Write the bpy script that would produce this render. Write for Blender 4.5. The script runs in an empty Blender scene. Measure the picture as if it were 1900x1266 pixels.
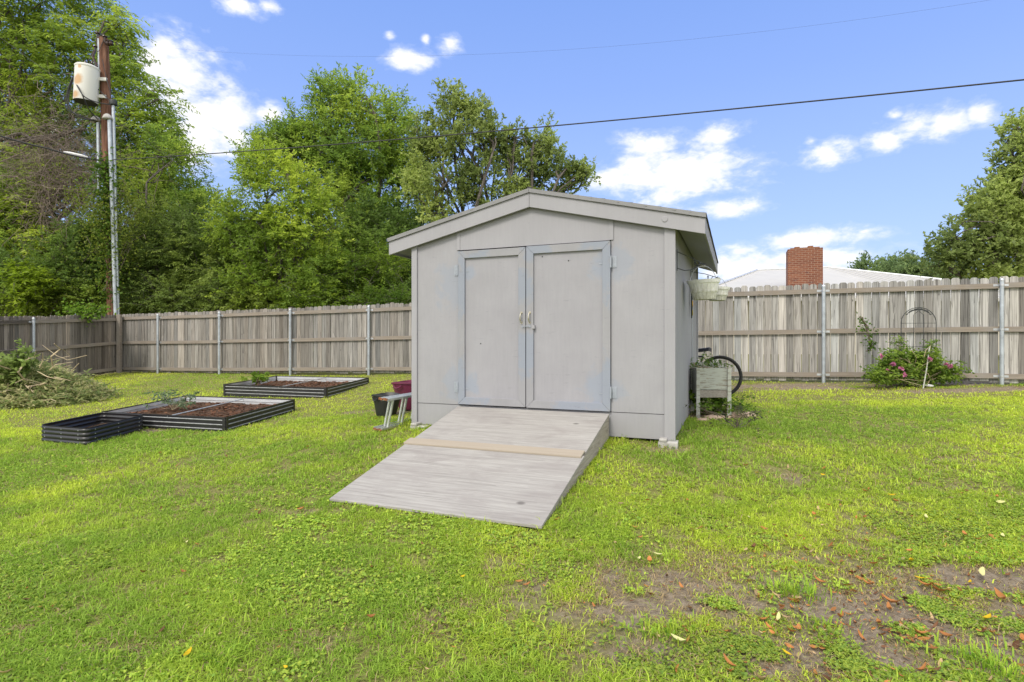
import bpy, math, random
import numpy as np
from mathutils import Vector, Matrix
R = math.radians
rng = np.random.default_rng(7)
random.seed(7)
sc = bpy.context.scene
COL = sc.collection
F, U0, V0, CZ = 1040.0, 950.0, 633.0, 1.03      # focal length and centre of the photograph in its pixels, eye height

def P(u, v, Y):
    "world point seen at photograph pixel (u, v) at distance Y"
    return np.array([(u-U0)/F*Y, Y, CZ-(v-V0)/F*Y])

# ---------------------------------------------------------------- noise
def _h(ix, iy, iz, s):
    n = (ix*374761393 + iy*668265263 + iz*2147483647 + s*974634777) & 0xffffffff
    n = ((n ^ (n >> 13)) * 1274126177) & 0xffffffff
    n = n ^ (n >> 16)
    return (n & 0xffff)/65535.0
def vnoise(x, y, z=None, s=0):
    x = np.asarray(x, float); y = np.asarray(y, float)
    z = np.zeros_like(x) if z is None else np.asarray(z, float)
    ix, iy, iz = [np.floor(a).astype(np.int64) for a in (x, y, z)]
    fx, fy, fz = x-ix, y-iy, z-iz
    fx, fy, fz = [f*f*(3-2*f) for f in (fx, fy, fz)]
    o = 0
    for dx in (0, 1):
        for dy in (0, 1):
            for dz in (0, 1):
                w = (fx if dx else 1-fx)*(fy if dy else 1-fy)*(fz if dz else 1-fz)
                o = o + w*_h(ix+dx, iy+dy, iz+dz, s)
    return o
def fbm(x, y, z=None, s=0, n=4):
    o, a, t = 0, 1.0, 0
    for k in range(n):
        f = 2.03**k
        o = o + a*vnoise(np.asarray(x)*f, np.asarray(y)*f, None if z is None else np.asarray(z)*f, s+k*17)
        t += a; a *= .5
    return o/t

# ---------------------------------------------------------------- terrain
SA = math.atan2(-.3734, .9277)                   # the shed's turn about z
SC = np.array([1.636, 5.67])                      # its front right corner
def shed_pt(x, y):  # local -> world
    return SC + np.array([.9277*x+.3734*y, -.3734*x+.9277*y])
def shed_loc(X, Y):
    dx, dy = X-SC[0], Y-SC[1]
    return .9277*dx-.3734*dy, .3734*dx+.9277*dy
CP = np.array([(1.64,5.67,-.02),(-1.19,6.81,-.02),(2.95,8.95,.10),(.1,10.1,.08),(.2,3.86,-.27),(-1.49,4.48,-.27),
 (-12.3,17.5,.04),(-8.3,16.1,.09),(-2.49,13.99,.20),(3.89,11.69,.21),(8.67,9.96,.26),(13,8.4,.3),(-12.06,13.2,-.14),(-11.9,9,-.3),
 (-4.14,8.1,-.28),(-3.81,9.78,-.2),(-6.23,10.45,-.2),(-6.35,8.8,-.29),(-5.5,7.3,-.33),(-3.69,11.13,-.1),(-3.34,12.96,.06),(-5.85,13.6,-.02),
 (-9.3,11.4,-.22),(2.4,7.35,.04),(3.5,9.4,.1),(-1.7,7.9,-.02),(-1.5,6.5,-.05),(0,0,-.56),(-4,2.6,-.5),(4,2.6,-.42),(5.5,6,-.02),(7.5,8,.14),(2.2,4.6,-.2),
 (-3,5.2,-.34),(-7,5,-.45),(0,2.4,-.43),(30,30,.3),(-30,30,.2),(0,40,.3),(40,0,.2),(-40,0,-.3),(0,-30,-.6)], float)
def _tps(d2): return .5*d2*np.log(d2+1e-9)
_n = len(CP)
_A = np.zeros((_n+3, _n+3)); _d = ((CP[:,None,:2]-CP[None,:,:2])**2).sum(-1)
_A[:_n,:_n] = _tps(_d) + np.eye(_n)*.15
_A[:_n,_n] = 1; _A[:_n,_n+1:] = CP[:,:2]; _A[_n,:_n] = 1; _A[_n+1:,:_n] = CP[:,:2].T
_W = np.linalg.solve(_A, np.concatenate([CP[:,2], np.zeros(3)]))
def gz0(x, y):
    x = np.clip(np.asarray(x, float), -40, 40); y = np.clip(np.asarray(y, float), -30, 40)
    o = _W[_n] + _W[_n+1]*x + _W[_n+2]*y
    for i in range(_n):
        o = o + _W[i]*_tps((x-CP[i,0])**2+(y-CP[i,1])**2)
    return o
def gz(x, y):
    return gz0(x, y) + .02*(fbm(np.asarray(x)*2.1, np.asarray(y)*2.1, s=3, n=3)-.5)
def G(u, v):
    "ground point under photograph pixel"
    Y = 5.0
    for _ in range(60):
        z = float(gz0((u-U0)/F*Y, Y)); Y = .6*Y+.4*min(30, max(1.5, (CZ-z)*F/(v-V0)))
    return np.array([(u-U0)/F*Y, Y, z])

# ---------------------------------------------------------------- meshes
class MB:
    def __init__(s): s.v = []; s.f = []; s.m = []; s.mi = 0
    def add(s, vs, fs):
        o = len(s.v); s.v += [tuple(map(float, p)) for p in vs]
        s.f += [tuple(i+o for i in f) for f in fs]; s.m += [s.mi]*len(fs)
    def box(s, x0, x1, y0, y1, z0, z1):
        s.add([(x0,y0,z0),(x1,y0,z0),(x1,y1,z0),(x0,y1,z0),(x0,y0,z1),(x1,y0,z1),(x1,y1,z1),(x0,y1,z1)],
              [(0,3,2,1),(4,5,6,7),(0,1,5,4),(1,2,6,5),(2,3,7,6),(3,0,4,7)])
    def obox(s, c, ax, ay, az):
        c, ax, ay, az = [np.asarray(a, float) for a in (c, ax, ay, az)]
        s.add([c+i*ax+j*ay+k*az for k in (-1,1) for i,j in ((-1,-1),(1,-1),(1,1),(-1,1))],
              [(0,3,2,1),(4,5,6,7),(0,1,5,4),(1,2,6,5),(2,3,7,6),(3,0,4,7)])
    def prism(s, poly, d):
        "polygon of 3-D points swept by vector d"
        n = len(poly); a = [np.asarray(p, float) for p in poly]; d = np.asarray(d, float)
        s.add(a+[p+d for p in a], [tuple(range(n)), tuple(range(2*n-1, n-1, -1))]+[(i, i+n, (i+1)%n+n, (i+1)%n) for i in range(n)])
    def tube(s, pts, r, n=8, cap=True, closed=False):
        pts = [np.asarray(p, float) for p in pts]; N = len(pts)
        rs = r if hasattr(r, '__len__') else [r]*N
        prev = None; V = []
        for i, p in enumerate(pts):
            if closed: t = pts[(i+1)%N]-pts[i-1]
            else: t = pts[min(i+1, N-1)]-pts[max(i-1, 0)]
            t = t/(np.linalg.norm(t)+1e-12)
            if prev is None:
                a = np.cross(t, (0,0,1));
                if np.linalg.norm(a) < 1e-3: a = np.cross(t, (1,0,0))
            else: a = prev-t*np.dot(prev, t)
            a = a/(np.linalg.norm(a)+1e-12); b = np.cross(t, a); prev = a
            V += [p+rs[i]*(math.cos(q)*a+math.sin(q)*b) for q in [2*math.pi*k/n for k in range(n)]]
        Fc = []
        for i in range(N if closed else N-1):
            j = (i+1) % N
            Fc += [(i*n+k, i*n+(k+1)%n, j*n+(k+1)%n, j*n+k) for k in range(n)]
        if cap and not closed: Fc += [tuple(range(n-1, -1, -1)), tuple((N-1)*n+k for k in range(n))]
        s.add(V, Fc)
    def lathe(s, c, prof, n=24, axis=None):
        "profile of (r, z) turned about z at c"
        c = np.asarray(c, float); V = []; Fc = []
        for r, z in prof: V += [c+np.array([r*math.cos(2*math.pi*k/n), r*math.sin(2*math.pi*k/n), z]) for k in range(n)]
        for i in range(len(prof)-1):
            Fc += [(i*n+k, i*n+(k+1)%n, (i+1)*n+(k+1)%n, (i+1)*n+k) for k in range(n)]
        s.add(V, Fc)
    def build(s, name, mat, parent=None, smooth=False, bevel=0, col=None):
        me = bpy.data.meshes.new(name); me.from_pydata(s.v, [], s.f)
        for m in (mat if isinstance(mat, (list, tuple)) else [mat]): me.materials.append(m)
        me.polygons.foreach_set('material_index', s.m)
        if smooth: me.polygons.foreach_set('use_smooth', [True]*len(s.f))
        if col is not None:
            a = me.attributes.new('col', 'FLOAT_COLOR', 'POINT'); a.data.foreach_set('color', np.asarray(col, np.float32).ravel())
        me.update()
        if smooth: me.set_sharp_from_angle(angle=R(38))
        o = bpy.data.objects.new(name, me); COL.objects.link(o)
        if parent is not None: o.parent = parent
        if bevel:
            b = o.modifiers.new('bevel', 'BEVEL'); b.width = bevel; b.segments = 2; b.limit_method = 'ANGLE'; b.angle_limit = R(40)
        return o

def npmesh(name, V, T, mat, parent=None, col=None, k=3, smooth=False):
    "mesh out of numpy arrays; T holds faces of k corners"
    me = bpy.data.meshes.new(name); V = np.asarray(V, np.float32); T = np.asarray(T, np.int32)
    me.vertices.add(len(V)); me.vertices.foreach_set('co', V.ravel())
    me.loops.add(T.size); me.loops.foreach_set('vertex_index', T.ravel())
    me.polygons.add(len(T)); me.polygons.foreach_set('loop_start', np.arange(0, T.size, k, dtype=np.int32))
    if smooth: me.polygons.foreach_set('use_smooth', np.ones(len(T), bool))
    me.materials.append(mat)
    if col is not None:
        C = np.ones((len(V), 4), np.float32); C[:, :3] = col
        a = me.attributes.new('col', 'FLOAT_COLOR', 'POINT'); a.data.foreach_set('color', C.ravel())
    me.update(calc_edges=True)
    o = bpy.data.objects.new(name, me); COL.objects.link(o)
    if parent is not None: o.parent = parent
    return o

def tag(o, label=None, cat=None, group=None, kind=None):
    if label: o['label'] = label
    if cat: o['category'] = cat
    if group: o['group'] = group
    if kind: o['kind'] = kind
    return o
def thing(name, label, cat, loc=(0,0,0), rz=0, group=None):
    o = bpy.data.objects.new(name, None); COL.objects.link(o); o.empty_display_size = .2
    o.location = [float(a) for a in loc]; o.rotation_euler = (0, 0, rz)
    return tag(o, label, cat, group)
def copy_tree(o, parent=None):
    c = o.copy(); COL.objects.link(c); c.parent = parent
    for ch in list(o.children): copy_tree(ch, c)
    return c

# ---------------------------------------------------------------- materials
class NT:
    def __init__(s, name):
        s.m = bpy.data.materials.new(name); s.m.use_nodes = True; s.t = s.m.node_tree; s.N = s.t.nodes; s.L = s.t.links
        s.N.clear(); s.out = s.N.new('ShaderNodeOutputMaterial')
    def n(s, typ, **kw):
        q = s.N.new(typ)
        for k, v in kw.items():
            if k.startswith('i_'):
                q.inputs[k[2:].replace('_', ' ')].default_value = v
            elif k.startswith('x_'): q.inputs[int(k[2:])].default_value = v
            else: setattr(q, k, v)
        return q
    def l(s, a, b): s.L.new(a, b)
    def coord(s, scale=(1,1,1), kind='Object', rot=(0,0,0), loc=(0,0,0)):
        tc = s.n('ShaderNodeTexCoord'); mp = s.n('ShaderNodeMapping'); mp.inputs['Scale'].default_value = scale
        mp.inputs['Rotation'].default_value = rot; mp.inputs['Location'].default_value = loc
        s.l(tc.outputs[kind], mp.inputs['Vector']); return mp.outputs[0]
    def noise(s, vec, scale=5, detail=4, rough=.5, dist=0):
        q = s.n('ShaderNodeTexNoise'); q.inputs['Scale'].default_value = scale; q.inputs['Detail'].default_value = detail
        q.inputs['Roughness'].default_value = rough; q.inputs['Distortion'].default_value = dist
        s.l(vec, q.inputs['Vector']); return q.outputs['Fac']
    def ramp(s, fac, stops):
        q = s.n('ShaderNodeValToRGB'); e = q.color_ramp.elements
        while len(e) < len(stops): e.new(.5)
        for el, (p, c) in zip(e, stops):
            el.position = p; el.color = (*c, 1) if hasattr(c, '__len__') else (c, c, c, 1)
        s.l(fac, q.inputs[0]); return q.outputs[0]
    def mix(s, fac, a, b, mode='MIX'):
        q = s.n('ShaderNodeMix', data_type='RGBA', blend_type=mode)
        for x, i in ((fac, 0), (a, 6), (b, 7)):
            if hasattr(x, 'is_linked') or hasattr(x, 'links'): s.l(x, q.inputs[i])
            elif hasattr(x, '__len__'): q.inputs[i].default_value = (*x, 1)
            else: q.inputs[i].default_value = x
        return q.outputs[2]
    def math(s, op, a, b=0.0, clamp=False):
        q = s.n('ShaderNodeMath', operation=op, use_clamp=clamp)
        for x, i in ((a, 0), (b, 1)):
            if hasattr(x, 'links'): s.l(x, q.inputs[i])
            else: q.inputs[i].default_value = x
        return q.outputs[0]
    def attr(s, name='col'):
        q = s.n('ShaderNodeAttribute'); q.attribute_name = name; return q.outputs['Color']
    def bump(s, h, strength=.3, dist=.01):
        q = s.n('ShaderNodeBump'); q.inputs['Strength'].default_value = strength; q.inputs['Distance'].default_value = dist
        s.l(h, q.inputs['Height']); return q.outputs[0]
    def pbr(s, color, rough=.7, metal=0, bump=None, spec=.5, trans=0):
        q = s.n('ShaderNodeBsdfPrincipled')
        for x, k in ((color, 'Base Color'), (rough, 'Roughness'), (metal, 'Metallic'), (spec, 'Specular IOR Level')):
            if hasattr(x, 'links'): s.l(x, q.inputs[k])
            elif hasattr(x, '__len__'): q.inputs[k].default_value = (*x, 1)
            else: q.inputs[k].default_value = x
        if bump is not None: s.l(bump, q.inputs['Normal'])
        if trans:
            t = s.n('ShaderNodeBsdfTranslucent'); mx = s.n('ShaderNodeMixShader'); mx.inputs[0].default_value = trans
            if hasattr(color, 'links'): s.l(color, t.inputs[0])
            else: t.inputs[0].default_value = (*color, 1)
            s.l(q.outputs[0], mx.inputs[1]); s.l(t.outputs[0], mx.inputs[2]); s.l(mx.outputs[0], s.out.inputs[0])
        else: s.l(q.outputs[0], s.out.inputs[0])
        return s.m

def m_plain(name, c, rough=.6, metal=0, var=.15, scale=6, bump=.1, spec=.5):
    t = NT(name); v = t.coord()
    f = t.noise(v, scale, 6, .6)
    a = [x*(1-var) for x in c]; b = [min(1, x*(1+var)) for x in c]
    col = t.ramp(f, [(.3, a), (.7, b)])
    return t.pbr(col, rough, metal, t.bump(t.noise(v, scale*6, 4), bump, .004), spec)

def m_leaf(name, trans=.4, rough=.55, spec=.3):
    t = NT(name); return t.pbr(t.attr(), rough, 0, None, spec, trans)

def m_wood(name, light, dark, axis='z', rough=.85, fine=55, along=1.6, knots=True, usecol=False, blot=None, contrast=1, ks=None):
    "weathered wood: grain drawn out along one axis"
    t = NT(name)
    s = {'x': (along, fine, fine), 'y': (fine, along, fine), 'z': (fine, fine, along)}[axis]
    tc = t.n('ShaderNodeTexCoord'); base = tc.outputs['Object']
    if usecol:
        # every board gets its own stretch of grain
        ad = t.n('ShaderNodeVectorMath', operation='MULTIPLY_ADD'); t.l(t.attr('seed'), ad.inputs[0]); ad.inputs[1].default_value = (13, 7, 29); t.l(base, ad.inputs[2]); base = ad.outputs[0]
    mp = t.n('ShaderNodeMapping'); mp.inputs['Scale'].default_value = s; t.l(base, mp.inputs[0]); v = mp.outputs[0]
    f = t.noise(v, 1, 5, .62, .6)
    mp2 = t.n('ShaderNodeMapping'); mp2.inputs['Scale'].default_value = tuple(q*.22 for q in s); t.l(base, mp2.inputs[0])
    f2 = t.noise(mp2.outputs[0], 1, 3, .5, 1.6)
    rg = t.math('FRACT', t.math('MULTIPLY', f2, 9.0))          # growth rings
    rg = t.math('MULTIPLY', rg, .22*contrast)
    ff = t.math('ADD', t.math('MULTIPLY', t.math('SUBTRACT', f, .5), 1.0*contrast), t.math('ADD', rg, .38))
    col = t.ramp(ff, [(.12, dark), (.42, [(a+b)/2 for a, b in zip(light, dark)]), (.8, light)])
    if usecol: col = t.mix(1.0, col, t.attr('col'), 'MULTIPLY')
    if knots:
        ks = ks or {'x': (3.0, 8, 8), 'y': (9, 2.2, 9), 'z': (7, .01, 3.2)}[axis]
        mk = t.n('ShaderNodeMapping'); mk.inputs['Scale'].default_value = ks; t.l(base, mk.inputs[0])
        vo = t.n('ShaderNodeTexVoronoi'); vo.inputs['Scale'].default_value = 1; t.l(mk.outputs[0], vo.inputs['Vector'])
        k = t.ramp(vo.outputs['Distance'], [(.045, 1), (.10, 0)])
        sel = t.n('ShaderNodeSeparateColor'); t.l(vo.outputs['Color'], sel.inputs[0])
        k = t.math('MULTIPLY', k, t.math('GREATER_THAN', sel.outputs[0], .55))
        col = t.mix(t.math('MULTIPLY', k, .75), col, [d*.4 for d in dark])
    if blot:
        b = t.noise(t.coord((1.1, 2.2, 1.1)), 2.2, 6, .65, .5)
        col = t.mix(t.math('MULTIPLY', t.ramp(b, [(.45, 0), (.68, 1)]), .55), col, blot)
    return t.pbr(col, rough, 0, t.bump(ff, .35, .004), .25)

M = {}
def paint(name, c, groove=None, stain=True):
    "flat house paint over plywood: faint grain, chalky lighter and bluish worn patches"
    t = NT(name); v = t.coord((60, 60, 3)); g = t.noise(v, 1, 4, .6)
    big = t.noise(t.coord((1, 1, .7)), 1.7, 5, .6)
    col = t.ramp(big, [(.3, [x*.93 for x in c]), (.55, c), (.75, [min(1, x*1.07) for x in c])])
    col = t.mix(.065, col, t.ramp(g, [(.3, [x*.6 for x in c]), (.7, [min(1, x*1.25) for x in c])]))
    sp = t.noise(t.coord((3, 3, 9)), 3, 6, .7)
    col = t.mix(t.ramp(sp, [(.66, 0), (.74, .35)]), col, [x*.72 for x in c])
    vn = t.n('ShaderNodeTexVoronoi'); vn.inputs['Scale'].default_value = 1; vn.inputs['Randomness'].default_value = .25; t.l(t.coord((5.0, .01, 6.5)), vn.inputs['Vector'])
    col = t.mix(t.ramp(vn.outputs['Distance'], [(.022, .5), (.034, 0)]), col, [x*.6 for x in c])   # nail heads
    # grime that splashes up near the ground
    sx = t.n('ShaderNodeSeparateXYZ'); tc = t.n('ShaderNodeTexCoord'); t.l(tc.outputs['Object'], sx.inputs[0])
    gr = t.math('ADD', sx.outputs[2], t.math('MULTIPLY', big, .5))
    col = t.mix(t.ramp(gr, [(.22, .28), (.5, 0)]), col, (c[0]*.72, c[1]*.70, c[2]*.62))
    h = g
    if groove:
        # vertical plywood grooves
        fx = t.math('FRACT', t.math('MULTIPLY', sx.outputs[1], 1/groove))
        gm = t.math('LESS_THAN', fx, .07)
        h = t.math('SUBTRACT', t.math('MULTIPLY', g, .3), gm)
        col = t.mix(t.math('MULTIPLY', gm, .35), col, [x*.55 for x in c])
    return t.pbr(col, .75, 0, t.bump(h, .35, .004), .3)
def paint_worn(name, c, blue, spots, amount=.55):
    "the same paint with bare primer showing in patches round the hinges and joints"
    t = NT(name); v = t.coord((40, 40, 4)); g = t.noise(v, 1, 5, .65)
    tc = t.n('ShaderNodeTexCoord'); fld = None
    w = t.noise(t.coord((1, 1, 1)), 5, 7, .65, .6)
    for (x, z, r) in spots:
        d = t.n('ShaderNodeVectorMath', operation='DISTANCE'); t.l(tc.outputs['Object'], d.inputs[0]); d.inputs[1].default_value = (x, 0, z)
        q = t.math('SUBTRACT', 1.0, t.math('DIVIDE', d.outputs['Value'], r))
        fld = q if fld is None else t.math('MAXIMUM', fld, q)
    big = t.noise(t.coord((1, 1, 1)), 2.5, 5, .6)
    col = t.ramp(big, [(.3, [x*.93 for x in c]), (.7, [x*1.05 for x in c])])
    col = t.mix(.07, col, t.ramp(g, [(.3, [x*.5 for x in c]), (.7, [min(1, x*1.3) for x in c])]))
    if fld is not None:
        m = t.math('ADD', fld, t.math('MULTIPLY', t.math('SUBTRACT', w, .5), 3.0))
        col = t.mix(t.math('MULTIPLY', t.ramp(m, [(.12, 0), (.55, 1)]), amount), col, blue)
    wr = t.noise(t.coord((3, 3, 14)), 2.2, 6, .7)
    col = t.mix(t.ramp(wr, [(.6, 0), (.72, .45)]), col, [x*.6 for x in c])
    return t.pbr(col, .72, 0, t.bump(g, .25, .003), .3)

GREY = (.302, .301, .323); BLUE = (.245, .28, .345)
M['paint'] = paint('grey_paint', GREY)
M['paint_side'] = paint('grey_siding_paint', GREY, groove=.2)
M['paint_trim'] = paint('grey_trim_paint', (.310, .309, .331))
M['paint_front'] = paint_worn('grey_front_paint', GREY, BLUE, [(-2.5,1.82,.26),(-2.5,.5,.22),(-.58,1.85,.22),(-.58,.5,.16),(-2.46,1.6,.3)], .5)
M['door_panel'] = paint_worn('door_panel_paint', (.292,.291,.314), BLUE, [(-.72,.52,.28),(-.72,1.85,.2),(-2.3,.5,.16),(-2.32,1.82,.1)], .7)
M['door_trim'] = paint_worn('door_trim_paint', (.275,.276,.293), (.232,.262,.32), [(-.7,1.8,.45),(-.7,.5,.5),(-2.4,1.7,.6),(-2.4,.5,.5),(-1.63,.9,.35),(-1.63,1.6,.25),(-1.5,2.03,.2),(-1.0,.33,.3)], .8)
M['primer'] = m_plain('primered_steel', (.30,.33,.375), .55, .1, .12, 20)
M['steel'] = m_plain('galvanised_steel', (.50,.52,.54), .42, .75, .2, 9, .15)
M['pipe'] = m_plain('galvanised_pipe', (.42,.46,.50), .5, .55, .2, 7, .15)
M['brass'] = m_plain('worn_brass', (.48,.45,.36), .35, .8, .3, 60)
M['aluminium'] = m_plain('dull_aluminium', (.56,.58,.56), .45, .6, .2, 14)
M['black_metal'] = m_plain('black_coated_steel', (.018,.018,.02), .38, 0, .3, 8, .08, .5)
M['rib'] = m_plain('pale_rib', (.29,.30,.31), .5, .3, .25, 16)  # pale tone paints wear and sky reflection on to the black ribs
M['galv_in'] = m_plain('pale_zinc_sheet', (.58,.60,.62), .45, .45, .12, 5, .05)
M['rust'] = m_plain('rust', (.22,.09,.04), .9, 0, .5, 40, .4)
M['black_plastic'] = m_plain('black_plastic', (.022,.022,.024), .5, 0, .3, 6, .1)
M['maroon_plastic'] = m_plain('maroon_plastic', (.14,.022,.055), .45, 0, .18, 5, .1)
M['iron'] = m_plain('dark_iron', (.045,.05,.05), .6, .4, .3, 30)
M['rubber'] = m_plain('tyre_rubber', (.018,.018,.018), .8, 0, .3, 30, .3)
M['wire'] = m_plain('wire_sheath', (.03,.03,.032), .7, 0, .2, 3)
M['white_plastic'] = m_plain('white_plastic', (.7,.7,.7), .5, 0, .1, 8)
M['ceramic'] = m_plain('brown_glaze', (.05,.028,.02), .2, 0, .3, 8, .05)
M['concrete'] = m_plain('pale_concrete', (.36,.35,.33), .9, 0, .3, 14, .5)
M['shingle'] = m_plain('asphalt_shingle', (.055,.052,.052), .95, 0, .5, 60, .8)
M['stone'] = m_plain('pinkish_stone', (.42,.31,.24), .9, 0, .3, 14, .6)
M['hole'] = m_plain('dark_hole', (.01,.01,.01), .9)
M['soil'] = None
t = NT('mulch_soil'); v = t.coord(); f = t.noise(v, 34, 7, .72); f2 = t.noise(v, 5, 4, .6)
cl = t.ramp(f, [(.28, (.02,.012,.008)), (.5, (.09,.052,.032)), (.72, (.22,.14,.09))]); cl = t.mix(t.math('MULTIPLY', f2, .5), cl, (.05,.028,.016))
M['soil'] = t.pbr(cl, .95, 0, t.bump(f, .9, .03), .2)
# boards
M['ply'] = m_wood('weathered_plywood', (.42,.41,.385), (.165,.153,.145), 'x', .88, 52, 1.6, True, False, (.215,.195,.188), .72, (2.3, 3.3, .01))
M['ply_new'] = m_wood('tan_plywood', (.37,.325,.265), (.27,.23,.18), 'x', .9, 60, 2, False, False, None, .5)
M['stringer'] = m_wood('grey_stringer_wood', (.40,.37,.33), (.17,.145,.125), 'y', .9, 45, 2.5, True)
M['picket'] = m_wood('weathered_pickets', (.415,.405,.385), (.08,.074,.069), 'z', .92, 42, 1.0, True, True, None, 1.7)
M['rail'] = m_wood('weathered_rail', (.32,.28,.235), (.13,.105,.085), 'x', .92, 55, 1.3, True, False, (.25,.24,.23), .9)
M['old_white'] = None
t = NT('flaking_white_paint'); v = t.coord((1.2, 9, 9)); f = t.noise(v, 5, 6, .7); w = t.noise(t.coord((2, 2, 2)), 3, 4)
wood = t.ramp(t.noise(t.coord((4, 40, 40)), 1, 4), [(.3, (.15,.125,.095)), (.7, (.33,.28,.21))])
pk = t.ramp(t.math('ADD', f, t.math('MULTIPLY', w, .25)), [(.63, 0), (.76, .9)])
M['old_white'] = t.pbr(t.mix(pk, (.45,.47,.42), wood), .9, 0, t.bump(f, .4, .004), .2)
t = NT('mossy_white_slats'); v = t.coord((12, 12, 3)); f = t.noise(v, 4, 5, .6); sx = t.n('ShaderNodeSeparateXYZ'); tc = t.n('ShaderNodeTexCoord'); t.l(tc.outputs['Object'], sx.inputs[0])
lo = t.math('SUBTRACT', 1.15, t.math('MULTIPLY', sx.outputs[2], 6.0))
cl = t.mix(t.math('MULTIPLY', t.ramp(t.math('ADD', f, t.math('MULTIPLY', lo, .3)), [(.52, 0), (.95, 1)]), .8), (.84,.84,.81), (.34,.33,.2))
M['basket'] = t.pbr(cl, .85, 0, t.bump(f, .3, .003), .2)
t = NT('creosoted_pole'); v = t.coord((14, 14, .8)); f = t.noise(v, 1.5, 6, .65, .4)
M['pole'] = t.pbr(t.ramp(f, [(.3, (.055,.028,.02)), (.52, (.17,.085,.055)), (.72, (.33,.2,.14))]), .9, 0, t.bump(f, .7, .02), .2)
t = NT('rust_stained_white_tank'); tc = t.n('ShaderNodeTexCoord'); fld = None; w = t.noise(tc.outputs['Object'], 4, 5, .6)
for (x, y, z, r) in ((-.05,-.33,.62,.20),(-.12,-.33,.12,.17),(.0,-.33,1.02,.07)):
    d = t.n('ShaderNodeVectorMath', operation='DISTANCE'); t.l(tc.outputs['Object'], d.inputs[0]); d.inputs[1].default_value = (x, y, z)
    q = t.math('SUBTRACT', 1.0, t.math('DIVIDE', d.outputs['Value'], r)); fld = q if fld is None else t.math('MAXIMUM', fld, q)
m = t.math('ADD', fld, t.math('MULTIPLY', t.math('SUBTRACT', w, .5), .9))
M['tank'] = t.pbr(t.mix(t.ramp(m, [(0, 0), (.45, .85)]), (.66,.66,.62), (.50,.29,.12)), .5, 0, None, .4)
t = NT('red_brick'); bt = t.n('ShaderNodeTexBrick'); bt.offset = .5
tc = t.n('ShaderNodeTexCoord'); sx = t.n('ShaderNodeSeparateXYZ'); t.l(tc.outputs['Object'], sx.inputs[0])
cb = t.n('ShaderNodeCombineXYZ'); t.l(t.math('ADD', sx.outputs[0], sx.outputs[1]), cb.inputs[0]); t.l(sx.outputs[2], cb.inputs[1]); t.l(cb.outputs[0], bt.inputs['Vector'])
bt.inputs['Scale'].default_value = 1; bt.inputs['Brick Width'].default_value = .215; bt.inputs['Row Height'].default_value = .075; bt.inputs['Mortar Size'].default_value = .006
bt.inputs['Color1'].default_value = (.215,.085,.05,1); bt.inputs['Color2'].default_value = (.15,.055,.036,1); bt.inputs['Mortar'].default_value = (.33,.24,.18,1); bt.inputs['Bias'].default_value = -.1
fl = t.n('ShaderNodeMapping'); fl.inputs['Scale'].default_value = (2.3, 7, 1); t.l(cb.outputs[0], fl.inputs[0])
dk = t.ramp(t.noise(fl.outputs[0], 1, 3, .5), [(.62, 0), (.66, .8)])
cl = t.mix(t.math('MULTIPLY', dk, t.math('SUBTRACT', 1, bt.outputs['Fac'])), bt.outputs['Color'], (.10,.05,.05))
M['brick'] = t.pbr(cl, .9, 0, t.bump(t.math('SUBTRACT', 1, bt.outputs['Fac']), .5, .01), .2)
M['roof_white'] = m_plain('white_metal_roof', (.46,.45,.42), .6, 0, .05, 1.5, .03)
M['cream'] = m_plain('cream_siding', (.6,.56,.48), .8, 0, .08, 3)
t = NT('bark'); v = t.coord((3, 3, .9)); f = t.noise(v, 9, 7, .7, .5)
M['bark'] = t.pbr(t.ramp(f, [(.3, (.035,.03,.026)), (.5, (.10,.088,.076)), (.72, (.22,.20,.18))]), .95, 0, t.bump(f, .9, .03), .2)
M['dead'] = m_plain('dead_vine', (.17,.135,.11), .95, 0, .35, 3)
M['twig'] = m_plain('pale_cut_stem', (.42,.34,.22), .9, 0, .3, 9)
M['leaf'] = m_leaf('tree_leaf', .54)
M['blade'] = m_leaf('grass_blade', .48, .5, .25)
M['petal'] = m_leaf('petal', .3)
M['dryleaf'] = m_leaf('dry_leaf', .2, .7)
# ---------------------------------------------------------------- ground
BARE = []   # bare earth: world x, y, radius across, radius deep, strength
for u, v, a, b, s in [(1640,1130,.8,.40,1.0),(1830,1075,.55,.20,1.1),(1420,1215,.45,.22,1.0),(1560,1215,.5,.18,1.1),(1250,1130,.38,.16,.75),(1500,1030,1.0,.28,.5),(1250,1080,.8,.25,.5),(1700,1010,.8,.2,.55),(1180,1150,.25,.1,.6),
        (1850,1230,.4,.16,.8),(1230,1220,.35,.15,.7),(1640,716,2.3,.22,1.3),(1450,716,1.2,.30,1.2),(1850,722,1.3,.26,1.2),(1725,712,.9,.4,1.3),(1315,773,.55,.22,1.1),(735,765,.5,.25,.8),(640,768,.5,.2,.6),(470,815,.3,.1,.5),
        (1810,852,.4,.14,.5),(1480,890,.4,.14,.4),(20,1168,.16,.06,.6),(120,1135,.1,.05,.7),(225,1200,.2,.05,.7),(1235,832,.2,.12,.8),(270,800,.3,.12,1.0),(640,945,.4,.06,.5),(230,760,.4,.2,.4),(1790,900,.35,.12,.45),(1060,1130,.3,.08,.45),(850,1140,.35,.1,.3)]:
    g = G(u, v); BARE.append((g[0], g[1], a, b, s))
def bare(x, y):
    o = np.zeros_like(np.asarray(x, float))
    for bx, by, a, b, s in BARE:
        o = np.maximum(o, s*.88*np.exp(-(((x-bx)/a)**2+((y-by)/b)**2)*.75))
    return np.clip(o + .7*(fbm(np.asarray(x)*1.7, np.asarray(y)*2.2, s=11, n=5)-.5) + .7*(fbm(np.asarray(x)*7, np.asarray(y)*8, s=12, n=3)-.5), 0, 1.3)
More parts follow.
